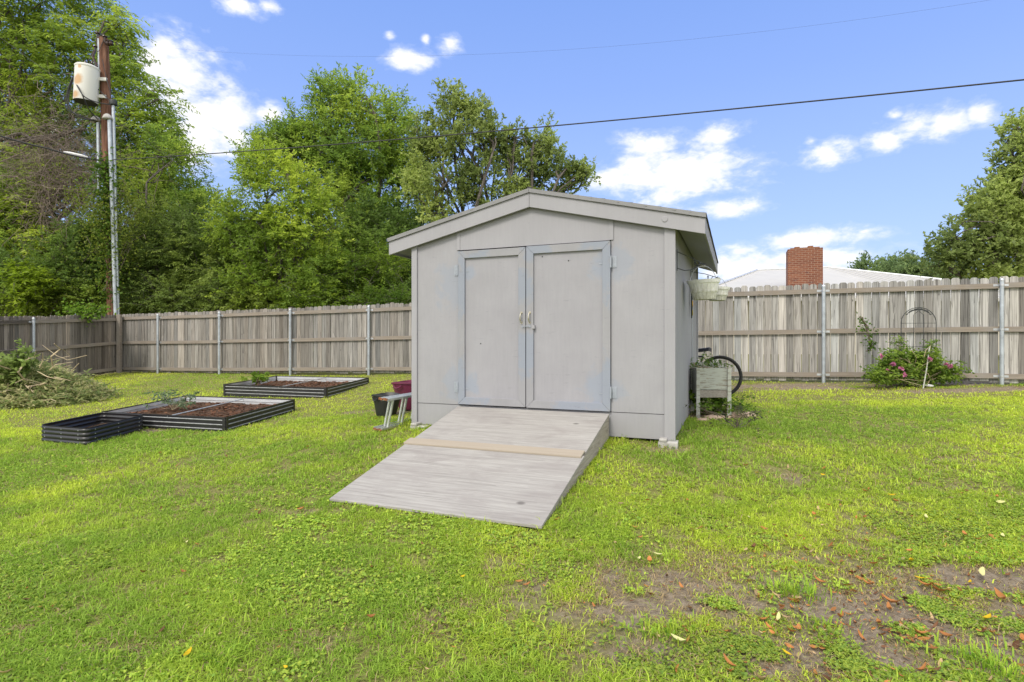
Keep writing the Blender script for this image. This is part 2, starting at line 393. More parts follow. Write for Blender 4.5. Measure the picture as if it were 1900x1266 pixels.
def axis(lo, hi, d, far, k=1.22):
    a = list(np.arange(lo, hi+1e-6, d)); s = d; x = hi
    while x < far: s *= k; x += s; a.append(x)
    s = d; x = lo
    while x > -far: s *= k; x -= s; a.insert(0, x)
    return np.array(a)
gx, gy = axis(-13, 11, .09, 600), axis(1.2, 17.5, .075, 600)
X, Y = np.meshgrid(gx, gy); Zg = gz(X, Y)
bm_ = bare(X, Y); inn = (X > -13) & (X < 11) & (Y > 1) & (Y < 18)
Zg = Zg + np.where(inn, .018*(fbm(X*9, Y*9, s=5, n=3)-.5) - .012*np.clip(bm_, 0, 1), 0)
nx, ny = len(gx), len(gy); ii = np.arange(nx*ny).reshape(ny, nx)
T = np.stack([ii[:-1,:-1], ii[:-1,1:], ii[1:,1:], ii[1:,:-1]], -1).reshape(-1, 4)
t = NT('lawn_soil'); v = t.coord(); f = t.noise(v, 26, 8, .72); f2 = t.noise(v, 2.2, 5, .6); f3 = t.noise(v, 110, 3, .7)
dirt = t.ramp(f, [(.28, (.085,.066,.045)), (.5, (.215,.175,.127)), (.72, (.35,.295,.22))])
dirt = t.mix(t.ramp(f3, [(.56, 0), (.76, .6)]), dirt, (.10,.07,.05))
thatch = t.ramp(t.noise(v, 45, 6, .7), [(.3, (.07,.07,.025)), (.5, (.20,.19,.06)), (.72, (.38,.33,.16))])
thatch = t.mix(t.math('MULTIPLY', f2, .35), thatch, (.07,.11,.015))
sep = t.n('ShaderNodeSeparateColor'); t.l(t.attr('col'), sep.inputs[0])
bm2 = t.math('ADD', sep.outputs[0], t.math('MULTIPLY', t.math('SUBTRACT', f, .5), .5))
MG = t.pbr(t.mix(t.ramp(bm2, [(.22, 0), (.66, 1)]), thatch, dirt), .95, 0, t.bump(f, .9, .02), .15)
bc = np.where(inn, np.clip(bm_, 0, 1), .12).ravel()
ground = npmesh('ground', np.stack([X, Y, Zg], -1).reshape(-1, 3), T, MG, col=np.stack([bc]*3, -1), k=4, smooth=True)
tag(ground, kind='structure')

# ---------------------------------------------------------------- grass and weeds: nobody could count them
BEDS = []          # footprints where nothing grows (filled in by the raised beds below)
BED_BIG = [(-4.14,8.1),(-3.81,9.82),(-6.12,10.5),(-6.42,8.78)]
BED_REAR = [(-3.69,11.13),(-3.30,12.9),(-5.72,13.6),(-6.07,11.8)]
BED_SMALL = [(-5.53,7.28),(-5.50,8.38),(-6.33,8.66),(-6.40,7.60)]
def inside(poly, x, y, grow=0):
    c = np.mean(poly, 0); p = [(c[0]+(a-c[0])*(1+grow), c[1]+(b-c[1])*(1+grow)) for a, b in poly]
    o = np.ones_like(x, bool)
    for i in range(len(p)):
        (x0, y0), (x1, y1) = p[i], p[(i+1)%len(p)]
        o &= ((x1-x0)*(y-y0)-(y1-y0)*(x-x0)) >= 0
    return o
def free(x, y):
    lx, ly = shed_loc(x, y)
    o = ~((lx > -3.03) & (lx < -.02) & (ly > .03) & (ly < 3.5)) & ~((lx > -2.42) & (lx < -.66) & (ly > -2.25) & (ly < .05))
    for b in (BED_BIG, BED_REAR, BED_SMALL): o &= ~inside(b, x, y)
    o &= (y < 13.1-.361*x-.02) & (x > -12.2+.04*(17.5-y))
    return o
def blades(n, y0, y1, hgt, wid, name, seed, outer=False):
    r = np.random.default_rng(seed)
    yy = np.sqrt(r.random(n)*(y1**2-y0**2)+y0**2); xx = (r.random(n)*2-1)*yy*.914*1.06
    if outer:      # the lawn goes on past the sides of the photograph
        yy = y0+(y1-y0)*r.random(n); hw = np.maximum(0, (yy-.6))*.96; xx = np.where(r.random(n) < .5, -1, 1)*(hw+4.0*r.random(n)**1.2)
    b = bare(xx, yy) + .18*(r.random(n)-.5)
    pn = fbm(xx*3.1, yy*3.1, s=21, n=4)
    keep = free(xx, yy) & (r.random(n) < np.clip((.85-b)/.6, .16, 1))
    pf = fbm(xx*13, yy*13, s=23, n=2); keep &= r.random(n) < np.clip(.25+1.5*(pn-.25)+2.2*(pf-.5), .08, 1)
    xx, yy, b, pn = xx[keep], yy[keep], b[keep], pn[keep]; n = len(xx)
    zz = gz(xx, yy)-.004
    lx, ly = shed_loc(xx, yy)
    edge = ((np.abs(ly) < .12) & (lx > -3.2) & (lx < .25)) | ((np.abs(lx+.62) < .10) & (ly > -2.2) & (ly < .1)) | ((np.abs(lx+2.46) < .08) & (ly > -2.2) & (ly < .1)) | ((np.abs(lx) < .14) & (ly > -.2) & (ly < 3.5))
    tall = fbm(xx*1.3, yy*1.3, s=31, n=3)
    h = hgt*(.45+.75*r.random(n))*np.where(r.random(n) < .05, 1.7, 1)*(.6+.9*tall)*np.where(edge, 1.35, 1)*np.where(b > .3, .7, 1)
    w = wid*(.6+.8*r.random(n))
    az = r.random(n)*2*np.pi; lean = .55+1.45*r.random(n)+.6*np.clip(b-.25, 0, .6)
    dx, dy = np.cos(az), np.sin(az); wa = az+np.pi/2+(r.random(n)-.5)*1.0; wx, wy = np.cos(wa)*w/2, np.sin(wa)*w/2
    p0 = np.stack([xx, yy, zz], -1); wv = np.stack([wx, wy, 0*wx], -1)
    mid = p0+np.stack([dx*h*lean*.28, dy*h*lean*.28, h*.62], -1)
    tip = p0+np.stack([dx*h*lean*.95, dy*h*lean*.95, h*np.clip(1.05-.36*lean, .22, 1)], -1)
    V = np.stack([p0-wv, p0+wv, mid-wv*.8, mid+wv*.8, tip], 1).reshape(-1, 3)
    k = np.arange(n)[:, None, None]*5
    T = (k+np.array([[0,1,2],[1,3,2],[2,3,4]])[None]).reshape(-1, 3)
    # colour: patches of yellow-green, mid green, dark green and straw
    q = fbm(xx*.55, yy*.55, s=41, n=4); q2 = fbm(xx*2.6, yy*2.6, s=43, n=3)
    yel = np.clip((q-.42)*3.2 + .45*(q2-.5)*2 + .22*np.clip((yy-3.2)/3, -.6, 1) + .22, .18, 1)
    c = np.array([.245,.41,.05])*(1-yel)[:, None] + np.array([.565,.685,.075])*yel[:, None]
    c *= (.72+.6*r.random(n))[:, None]
    st = r.random(n) < (.05+1.3*np.clip(b-.15, 0, .6))
    c = np.where(st[:, None], np.array([.50,.39,.21])*(.6+.6*r.random(n))[:, None], c)
    o = npmesh(name, V, T, M['blade'], col=np.repeat(c, 5, 0))
    return tag(o, kind='stuff')
DENS = 1.0
blades(int(110000*DENS), .4, 5.5, .042, .0066, 'grass', 61, True)
blades(int(100000*DENS), 5.5, 13, .044, .009, 'grass', 62, True)
blades(int(300000*DENS), 2.1, 4.6, .038, .0044, 'grass', 1)
blades(int(300000*DENS), 4.6, 8.6, .043, .0066, 'grass', 2)
blades(int(300000*DENS), 8.6, 17.6, .038, .0095, 'grass', 3)

def weeds(n, y0, y1, size, name, seed, spots=None, spread=.12):
    "low broad-leaved weeds: stalks with three small round leaves"
    r = np.random.default_rng(seed)
    if spots is None:
        yy = np.sqrt(r.random(n)*(y1**2-y0**2)+y0**2); xx = (r.random(n)*2-1)*yy*.97
        q = fbm(xx*.9, yy*.9, s=51, n=3); q2 = fbm(xx*3.2, yy*3.2, s=53, n=3)
        keep = free(xx, yy) & (q*.55+q2*.45 > .50+.10*(r.random(n)-.5)) & (bare(xx, yy) < .55)
        xx, yy = xx[keep], yy[keep]
    else:
        k = r.integers(0, len(spots), n); sp = np.array(spots)
        rad = np.abs(r.normal(0, 1, n))**.8*sp[k, 2]; a = r.random(n)*2*np.pi
        wob = .6+.8*vnoise(np.cos(a)*1.5+k*7.1, np.sin(a)*1.5, s=61)
        xx = sp[k, 0]+rad*wob*np.cos(a); yy = sp[k, 1]+rad*wob*np.sin(a)*.75
        keep = free(xx, yy); xx, yy = xx[keep], yy[keep]
    n = len(xx); zz = gz(xx, yy)+size*(.5+1.5*r.random(n))+(.010*r.random(n) if spots is None else 0)
    # each leaf: an uneven hexagon tilted up
    m = 6; V = []; cols = []
    for j in range(3):
        a0 = r.random(n)*.6+j*2.09+r.random(n)*2
        cx, cy = xx+np.cos(a0)*size*.75, yy+np.sin(a0)*size*.75
        rr = size*(.45+.45*r.random(n)); tx, ty = r.normal(0, .35, n), r.normal(0, .35, n)
        ring = []
        for i in range(m):
            q = 2*np.pi*i/m; ox, oy = np.cos(q)*rr*(1 if i else 1.15), np.sin(q)*rr*.9
            ox, oy = ox*np.cos(a0)-oy*np.sin(a0), ox*np.sin(a0)+oy*np.cos(a0)
            ring.append(np.stack([cx+ox, cy+oy, zz+ox*tx+oy*ty-np.where(i in (1,4), rr*.15, 0)], -1))
        V.append(np.stack(ring, 1))
    V = np.stack(V, 1).reshape(-1, 3); nl = n*3
    T = (np.arange(nl)[:, None]*m+np.arange(m)[None])
    g = r.random(nl); pat = np.repeat(fbm(xx*1.2, yy*1.2, s=71, n=2), 3)
    c = np.array([.22,.38,.06])*(1-g)[:, None]+np.array([.50,.60,.08])*g[:, None]
    c *= (.7+.7*pat)[:, None]
    return tag(npmesh(name, V, T, M['blade'], col=np.repeat(c, m, 0), k=m), kind='stuff')
weeds(34000, 2.1, 4.2, .0098, 'ground_cover', 5)
weeds(15000, 4.2, 8.0, .0115, 'ground_cover', 6)
sp = []
for u, v, r_ in [(1310,1205,.11),(1370,1195,.10),(1420,1210,.07),(1250,1245,.12),(1180,1240,.1),(1560,1205,.075),(1580,1235,.06),(1690,1170,.055),(1745,1130,.09),(1790,1150,.09),(1710,1115,.06),(1880,1160,.08),(1630,1255,.08),
        (1350,1240,.06),(1340,1120,.06),(1700,985,.2),(1830,1010,.15),(1420,925,.2),(1280,960,.2),(1780,960,.2),(1330,740,.2),(1370,800,.2),(1305,760,.12),(1760,720,.2),(1590,718,.2),(1160,830,.15),(1100,860,.1),(700,775,.15),(470,1100,.3),(300,1130,.35),(120,1200,.3),(560,1150,.3),(330,1040,.3),(900,1200,.25),(1000,1060,.2),(740,1090,.25)]:
    g = G(u, v); sp.append((g[0], g[1], r_))
weeds(15000, 0, 0, .0075, 'ground_cover', 8, sp)
# taller single tufts of coarse grass
def tufts():
    r = np.random.default_rng(9); Vs, Ts, Cs, o = [], [], [], 0
    for u, v, n, h in [(1470,1100,70,.09),(1440,1095,50,.08),(1500,1105,50,.08),(1520,1160,40,.07),(1540,1170,30,.06),(1840,1235,120,.07),(1800,1220,90,.06),(1870,1255,90,.07),(1780,1035,60,.07),(1820,1045,60,.07),(1860,1030,60,.07),(1250,1170,60,.06),(1210,1180,60,.06),(690,1180,50,.07),(880,1180,40,.07),
                       (1080,905,40,.08),(1110,875,40,.09),(1070,930,30,.08),(1090,850,40,.1),(1190,815,40,.09),(1150,812,40,.09),(1260,795,40,.12),(1240,830,40,.06),(1290,760,40,.15),(780,800,40,.09),(400,1230,60,.08),(200,1240,50,.08),(960,1240,50,.07)]:
        c = G(u, v); n = int(n*1.1)
        a = r.random(n)*6.283; rad = np.abs(r.normal(0, .11, n)); x = c[0]+np.cos(a)*rad; y = c[1]+np.sin(a)*rad*.7
        ok = free(x, y); a, x, y = a[ok], x[ok], y[ok]; n = len(x); z = gz(x, y)
        hh = .8*h*(.4+.8*r.random(n)); ln = .3+.9*r.random(n); w = .002+.0022*r.random(n)
        b = a+r.normal(0, .8, n); wv = np.stack([-np.sin(b)*w, np.cos(b)*w, 0*w], -1)
        p = np.stack([x, y, z], -1); m = p+np.stack([np.cos(b)*hh*ln*.3, np.sin(b)*hh*ln*.3, hh*.7], -1); t_ = p+np.stack([np.cos(b)*hh*ln, np.sin(b)*hh*ln, hh*(1.05-.4*ln)], -1)
        Vs.append(np.stack([p-wv, p+wv, m-wv*.8, m+wv*.8, t_], 1).reshape(-1, 3))
        Ts.append((np.arange(n)[:, None, None]*5+np.array([[0,1,2],[1,3,2],[2,3,4]])[None]).reshape(-1, 3)+o); o += n*5
        g = r.random(n)[:, None]; Cs.append(np.repeat((np.array([.22,.42,.04])*(1-g)+np.array([.46,.60,.06])*g)*(.8+.4*r.random(n))[:, None], 5, 0))
    tag(npmesh('grass', np.concatenate(Vs), np.concatenate(Ts), M['blade'], col=np.concatenate(Cs)), kind='stuff')
tufts()

# fallen leaves: a loose litter of brown ones, and the bright ones that can be told apart
def leaf_shape(L, W, curl, r):
    "a curled leaf blade, 4 x 3 points"
    V = []
    for i in range(5):
        s = i/4; w = W*math.sin(math.pi*min(1, s*.92+.06))**.8*.5
        for j in (-1, 0, 1):
            V.append((L*(s-.5), w*j, curl*L*(abs(s-.5)**2*1.6)+abs(j)*w*.5*curl*2+.002))
    Fc = [(a*3+b, a*3+b+1, a*3+b+4, a*3+b+3) for a in range(4) for b in (0, 1)]
    return np.array(V), np.array(Fc)
def litter(n, seed):
    r = np.random.default_rng(seed); Vs, Ts, Cs, o = [], [], [], 0
    while len(Vs) < n:
        k = r.random()
        if k < .78: u, v = r.normal(1640, 230), r.normal(1110, 95)
        else: u, v = r.random()*1900, 760+r.random()**1.3*500
        if not (0 < u < 1960 and 740 < v < 1290): continue
        g = G(u, v); x, y = g[0], g[1]
        if not free(np.array([x]), np.array([y]))[0]: continue
        L = (.008+.014*r.random() if len(Vs) > 800 else .018+.042*r.random()**1.6); W = L*(.22+.3*r.random()) ; V, Fc = leaf_shape(L, W, r.random()*.9, r)
        a = r.random()*6.283; R_ = np.array(Matrix.Rotation(a, 3, 'Z') @ Matrix.Rotation(r.normal(0, .35), 3, 'X') @ Matrix.Rotation(r.normal(0, .3), 3, 'Y'))
        V = V@R_.T+np.array([x, y, float(gz(x, y))+.003+.016*(float(bare(np.array([x]), np.array([y]))[0]) < .5)])
        q = r.random(); c = np.array([.40,.17,.05]) if q < .5 else np.array([.16,.075,.035]) if q < .8 else np.array([.42,.30,.16])
        Vs.append(V); Ts.append(Fc+o); o += len(V); Cs.append(np.repeat((c*(.6+.7*r.random()))[None], len(V), 0))
    return tag(npmesh('leaf_litter', np.concatenate(Vs), np.concatenate(Ts), M['dryleaf'], col=np.concatenate(Cs), k=4, smooth=True), kind='stuff')
litter(1900, 15)
rl = np.random.default_rng(77)
YL = 'bright yellow fallen leaf lying in the grass'; PL = 'pale cream-green fallen leaf lying on the ground'; OL = 'curled orange-brown fallen leaf on bare earth'
SPEC = [(348,1224,'y',.06),(531,1250,'y',.035),(476,953,'y',.05),(858,1079,'y',.035),(1460,1223,'y',.045),(1692,1050,'y',.08),(1708,1084,'y',.06),(1800,1090,'y',.05),(1832,1156,'y',.08),(1654,926,'y',.06),(1528,888,'y',.05),(1404,884,'y',.05),(1718,966,'p',.06),
        (1820,1072,'p',.09),(1445,1155,'p',.055),(1220,1037,'p',.055),(1475,1066,'p',.06),(1258,1198,'p',.07),(1185,1044,'p',.04),(1860,1004,'p',.06),(1390,968,'p',.04),(1856,940,'p',.06),(346,1013,'p',.04),
        (1610,1090,'o',.07),(1655,1123,'o',.10),(1720,1092,'o',.09),(1650,1136,'o',.08),(1415,1154,'o',.06),(1352,1238,'o',.07),(1712,1248,'o',.07),(1560,1150,'o',.08),(1740,1100,'o',.1),(1860,1115,'o',.11),(1705,1180,'o',.08),(1520,1085,'o',.07)]
cache = {}
for u, v, kd, L in SPEC:
    if kd not in cache:
        V, Fc = leaf_shape(1, .38 if kd != 'o' else .30, .45 if kd != 'o' else .8, rl)
        c = {'y': (.62,.42,.01), 'p': (.60,.58,.26), 'o': (.40,.17,.05)}[kd]
        o = npmesh('fallen_leaf', V, Fc, M['dryleaf'], col=np.repeat(np.array(c)[None], len(V), 0), k=4, smooth=True)
        tag(o, {'y': YL, 'p': PL, 'o': OL}[kd], 'fallen leaf', {'y': 'bright yellow fallen leaves', 'p': 'pale fallen leaves', 'o': 'orange-brown fallen leaves'}[kd]); cache[kd] = o
    else: o = cache[kd].copy(); COL.objects.link(o)
    g = G(u, v); o.location = (g[0], g[1], float(gz(g[0], g[1]))+(.030 if kd != 'o' else .014)); o.scale = (L, L, L)
    o.rotation_euler = (rl.normal(0, .3), rl.normal(0, .25), rl.random()*6.28)
# ---------------------------------------------------------------- the shed, in its own axes: x along the front, y into the depth
shed = thing('shed', 'grey painted wooden storage shed with double doors and a low gable roof', 'shed', (SC[0], SC[1], 0), SA)
D = 3.5; RX, RZ, SL = -1.535, 2.715, .2329
def roof_z(x): return RZ-SL*abs(x-RX)
def fr(x0, x1, z0, z1, y0, y1, m=None):
    m = m or MB(); m.box(x0, x1, y0, y1, z0, z1); return m
def under(x): return roof_z(x)-.045
# front wall either side of the doors
for x0, x1 in ((-3.0,-2.437),(-.636,-.05)):
    m = MB(); m.prism([(x0,0,.285),(x1,0,.285),(x1,0,under(x1)),(x0,0,under(x0))], (0,.02,0)); m.build('front_wall', M['paint_front'], shed)
m = MB(); m.prism([(-2.425,-.006,2.092),(-.625,-.006,2.092),(-.625,-.006,under(-.625)),(RX,-.006,under(RX)),(-2.425,-.006,under(-2.425))], (0,.02,0)); m.build('gable_panel', M['paint'], shed, bevel=.002)
for x in (-2.437,-.632): fr(x-.022, x+.020, 2.095, under(x)-.01, -.012, -.0065).build('batten', M['paint_trim'], shed)
for x0, x1 in ((-3.0,-2.3),(-.78,-.05)): fr(x0, x1, .025, .278, .004, .03).build('skirt_board', M['paint'], shed)
fr(-2.3, -.78, .06, .278, .012, .03).build('skirt_board', M['paint'], shed)
# side and back walls, floor
m = MB(); m.box(-.03, 0, .03, D, .03, under(0)-.002); m.build('side_wall', M['paint_side'], shed)
m = MB(); m.box(-3.05, -3.02, .03, D, .03, under(-3.05)-.002); m.build('side_wall', M['paint_side'], shed)
m = MB(); m.prism([(-3.02,D-.03,.03),(-.03,D-.03,.03),(-.03,D-.03,under(0)),(RX,D-.03,under(RX)),(-3.02,D-.03,under(-3.05))], (0,.03,0)); m.build('back_wall', M['paint_side'], shed)
m = MB(); m.box(-3.02, -.03, .03, D-.04, .2, .26); m.build('floor', M['stringer'], shed)
# corner boards
for x0, x1 in ((-3.07,-2.995),(-.09,.018)):
    m = MB(); m.prism([(x0,-.02,.02),(x1,-.02,.02),(x1,-.02,under(x1)-.03),(x0,-.02,under(x0)-.03)], (0,.0195,0)); m.build('corner_board', M['paint_trim'], shed, bevel=.003)
for y0, y1 in ((.0,.018),(D-.09,D+.02)):
    m = MB(); m.box(.0005, .018, y0, y1, .02, under(.02)-.03); m.build('corner_board', M['paint_trim'], shed)
m = MB(); m.box(.0005, .012, 2.42, 2.48, .05, under(.02)-.03); m.build('batten', M['paint_trim'], shed)
# two framed doors
def door(x0, x1, z0, z1, hinge_right):
    d = MB(); d.box(x0+.004, x1-.004, -.006, .014, z0+.003, z1-.003); d = d.build('door', M['door_panel'], shed)
    w = .085; m = MB(); y = -.030
    xa, xb, za, zb = x0, x1, z0, z1
    g = .0015
    for q in ([(xa,za),(xb,za),(xb-w,za+w),(xa+w,za+w)], [(xb,za+g),(xb,zb-g),(xb-w,zb-w-g),(xb-w,za+w+g)], [(xb,zb),(xa,zb),(xa+w,zb-w),(xb-w,zb-w)], [(xa,zb-g),(xa,za+g),(xa+w,za+w+g),(xa+w,zb-w-g)]):
        m.prism([(a, y, b) for a, b in q], (0,.0235,0))
    m.build('door_frame', M['door_trim'], d, bevel=.003)
    hx = x1 if hinge_right else x0; sg = 1 if hinge_right else -1
    for hz in (z0+.2, z1-.22):
        h = MB(); h.box(*sorted((hx+sg*.012, hx+sg*.062)), -.006, -.0005, hz-.06, hz+.06)
        h.tube([(hx+sg*.006,-.034,hz-.062),(hx+sg*.006,-.034,hz+.062)], .009, 8)
        for zz in (hz-.04, hz, hz+.04): h.obox((hx+sg*.042,-.007,zz), (.005,0,0), (0,.002,0), (0,0,.005))
        # the leaf end that wraps on to the panel
        h.build('hinge', M['primer'], d)
        h = MB(); h.box(*sorted((hx-sg*.088, hx-sg*.125)), -.010, -.0065, hz-.018, hz-.009); h.build('hinge_tab', M['primer'], d)
    kx = x0+.045 if hinge_right else x1-.045
    h = MB()
    for zz in (1.345, 1.235): h.lathe((0,0,0), [(.0,0)], 4) if False else h.obox((kx,-.0315,zz), (.012,0,0), (0,.0025,0), (0,0,.012))
    h.tube([(kx,-.033,1.345),(kx,-.056,1.338),(kx-.004,-.066,1.315),(kx-.004,-.067,1.29),(kx-.004,-.066,1.265),(kx,-.056,1.242),(kx,-.033,1.235)], [.006,.006,.008,.0095,.008,.006,.006], 8)
    h.build('handle', M['brass'], d, smooth=True)
    return d
dR = door(-1.583, -.640, .288, 2.082, True); dL = door(-2.432, -1.592, .292, 2.077, False)
h = MB(); h.tube([(-1.625,-.032,1.19),(-1.625,-.045,1.19),(-1.60,-.046,1.193),(-1.55,-.046,1.195),(-1.535,-.04,1.18)], .0035, 6); h.obox((-1.625,-.032,1.185), (.008,0,0), (0,.002,0), (0,0,.012)); h.obox((-1.54,-.032,1.19), (.010,0,0), (0,.002,0), (0,0,.008)); h.build('hook', M['primer'], dL)
h = MB(); h.box(-1.508,-1.478,-.045,-.007,1.165,1.205); h.build('stop_block', M['paint_trim'], dR, bevel=.002)
for x, z, dq in ((-1.40,1.96,dR),(-2.15,1.0,dL),(-1.1,1.9,dR)):
    h = MB(); h.obox((x,-.0068,z), (.006,0,0), (0,.0006,0), (0,0,.007)); h.build('nail_hole', M['hole'], dq)
# roof
ov, yo = .305, -.075
xl, xr, yb = -3.05-ov-.01, ov, D+.12
m = MB(); m.prism([(xl,yo+.02,roof_z(xl)-.02),(RX,yo+.02,RZ-.02),(RX,yo+.02,RZ-.042),(xl,yo+.02,roof_z(xl)-.042)], (0,yb-yo-.02,0)); m.prism([(RX,yo+.02,RZ-.02),(xr,yo+.02,roof_z(xr)-.02),(xr,yo+.02,roof_z(xr)-.042),(RX,yo+.02,RZ-.042)], (0,yb-yo-.02,0)); rd = m.build('roof_deck', M['paint'], shed)
# shingles in courses
m = MB()
for s in (-1, 1):
    xe = xr if s > 0 else xl; n = 13
    for k in range(n):
        a = RX+(xe+s*.012-RX)*k/n; b = RX+(xe+s*.012-RX)*(k+1)/n
        za, zb = roof_z(a)-.008, roof_z(b)-.001
        yv = yo-.012
        pts = [(a,yv,za-.006),(b,yv,zb-.022),(b,yv,zb),(a,yv,za)]
        for j in range(14):
            y0 = yo-.012+(yb-yo+.02)*j/14; y1 = yo-.012+(yb-yo+.02)*(j+1)/14-.006
            dz = random.uniform(-.002, .003)
            m.prism([(p[0], y0, p[2]+dz) for p in pts], (0, y1-y0, 0))
m.tube([(RX,yo-.01,RZ-.004),(RX,yb,RZ-.004)], .02, 6); m.build('shingles', M['shingle'], shed)
# rake boards and drip strip
for s in (-1, 1):
    xe = xr if s > 0 else xl; c = RX+s*.0015
    m = MB(); m.prism([(c,-.062,RZ-.048),(xe,-.062,roof_z(xe)-.048),(xe,-.062,roof_z(xe)-.205),(c,-.062,RZ-.205)], (0,.024,0)); m.build('rake_board', M['paint_trim'], shed, bevel=.003)
    m = MB(); m.prism([(c,-.092,RZ-.006),(xe+s*.008,-.092,roof_z(xe)-.006),(xe+s*.008,-.08,roof_z(xe)-.046),(c,-.08,RZ-.046)], (0,.04,0)); m.build('drip_strip', M['paint_trim'], shed)
    m = MB(); m.box(*sorted((xe, xe-s*.02)), -.036, yb, roof_z(xe)-.19, roof_z(xe)-.046); m.build('eave_board', M['paint_trim'], shed)
    # sloping soffit under the eave
    xi = 0 if s > 0 else -3.05
    m = MB(); m.prism([(xi+s*.02,-.036,roof_z(xi)-.15),(xe-s*.022,-.036,roof_z(xe)-.165),(xe-s*.022,-.036,roof_z(xe)-.145),(xi+s*.02,-.036,roof_z(xi)-.13)], (0,yb+.03,0)); m.build('soffit', M['paint'], shed)
m = MB(); m.lathe((0,0,0), [(.001,0),(.028,0),(.03,.003),(.024,.006),(.001,.006)], 18)
m.v = [(p[0]-.08, -.0625-p[2], p[1]+roof_z(-.08)-.12) for p in m.v]; m.build('round_plate', M['paint_trim'], shed)
# cable down the side wall
m = MB(); m.tube([(.012,2.33,2.0),(.014,2.33,1.4),(.013,2.335,.7),(.015,2.33,.15)], .004, 6); m.build('cable', M['pipe'], shed)
# footing blocks
def blk(x, y, w, label):
    m = MB(); m.box(-w/2, w/2, -.09, .09, -.14, .02); m.box(-w/2+.01, -.01, -.095, .09, .0201, .05) if w > .15 else None
    p = shed_pt(x, y); o = m.build('concrete_block', M['concrete'], None, bevel=.008); o.location = (p[0], p[1], 0); o.rotation_euler = (0,0,SA+.05)
    tag(o, label, 'block', 'blocks under the shed')
blk(-.05, -.02, .19, 'chipped pale concrete block under the shed corner beside the long side wall')
blk(-2.93, -.03, .2, 'pale concrete block under the shed corner beside the ladder')
# ---------------------------------------------------------------- ramp
ramp = thing('ramp', 'weathered grey plywood ramp leading up to the shed doors', 'ramp', (SC[0], SC[1], 0), SA)
def rz(y): return .268+(y+.035)*(.268+.232)/2.215        # deck height over y in [-2.25, -.035]
def slab(y0, y1, x0, x1, up, th, skew=0):
    m = MB(); nz = 1
    m.prism([(x0,y0,rz(y0)+up),(x0,y1,rz(y1)+up),(x0,y1,rz(y1)+up-th),(x0,y0,rz(y0)+up-th)], (x1-x0,0,0)); return m
slab(-1.02, -.036, -2.428, -.648, 0, .02).build('plywood_sheet', M['ply'], ramp, bevel=.002)
slab(-2.25, -1.10, -2.436, -.640, 0, .02).build('plywood_sheet', M['ply'], ramp, bevel=.002)
slab(-1.155, -1.03, -2.45, -.655, .018, .017).build('cover_strip', M['ply_new'], ramp, bevel=.002)
for x in (-2.41, -1.55, -.69):
    m = MB(); m.prism([(x,-2.19,rz(-2.19)-.021),(x,-.036,rz(-.036)-.021),(x,-.036,.02),(x,-.6,-.12),(x,-2.19,-.32)], (.038,0,0)); m.build('stringer', M['stringer'], ramp)
m = MB(); m.box(-2.43, -.65, -2.20, -2.19, -.30, rz(-2.24)-.021); m.build('toe_board', M['stringer'], ramp)
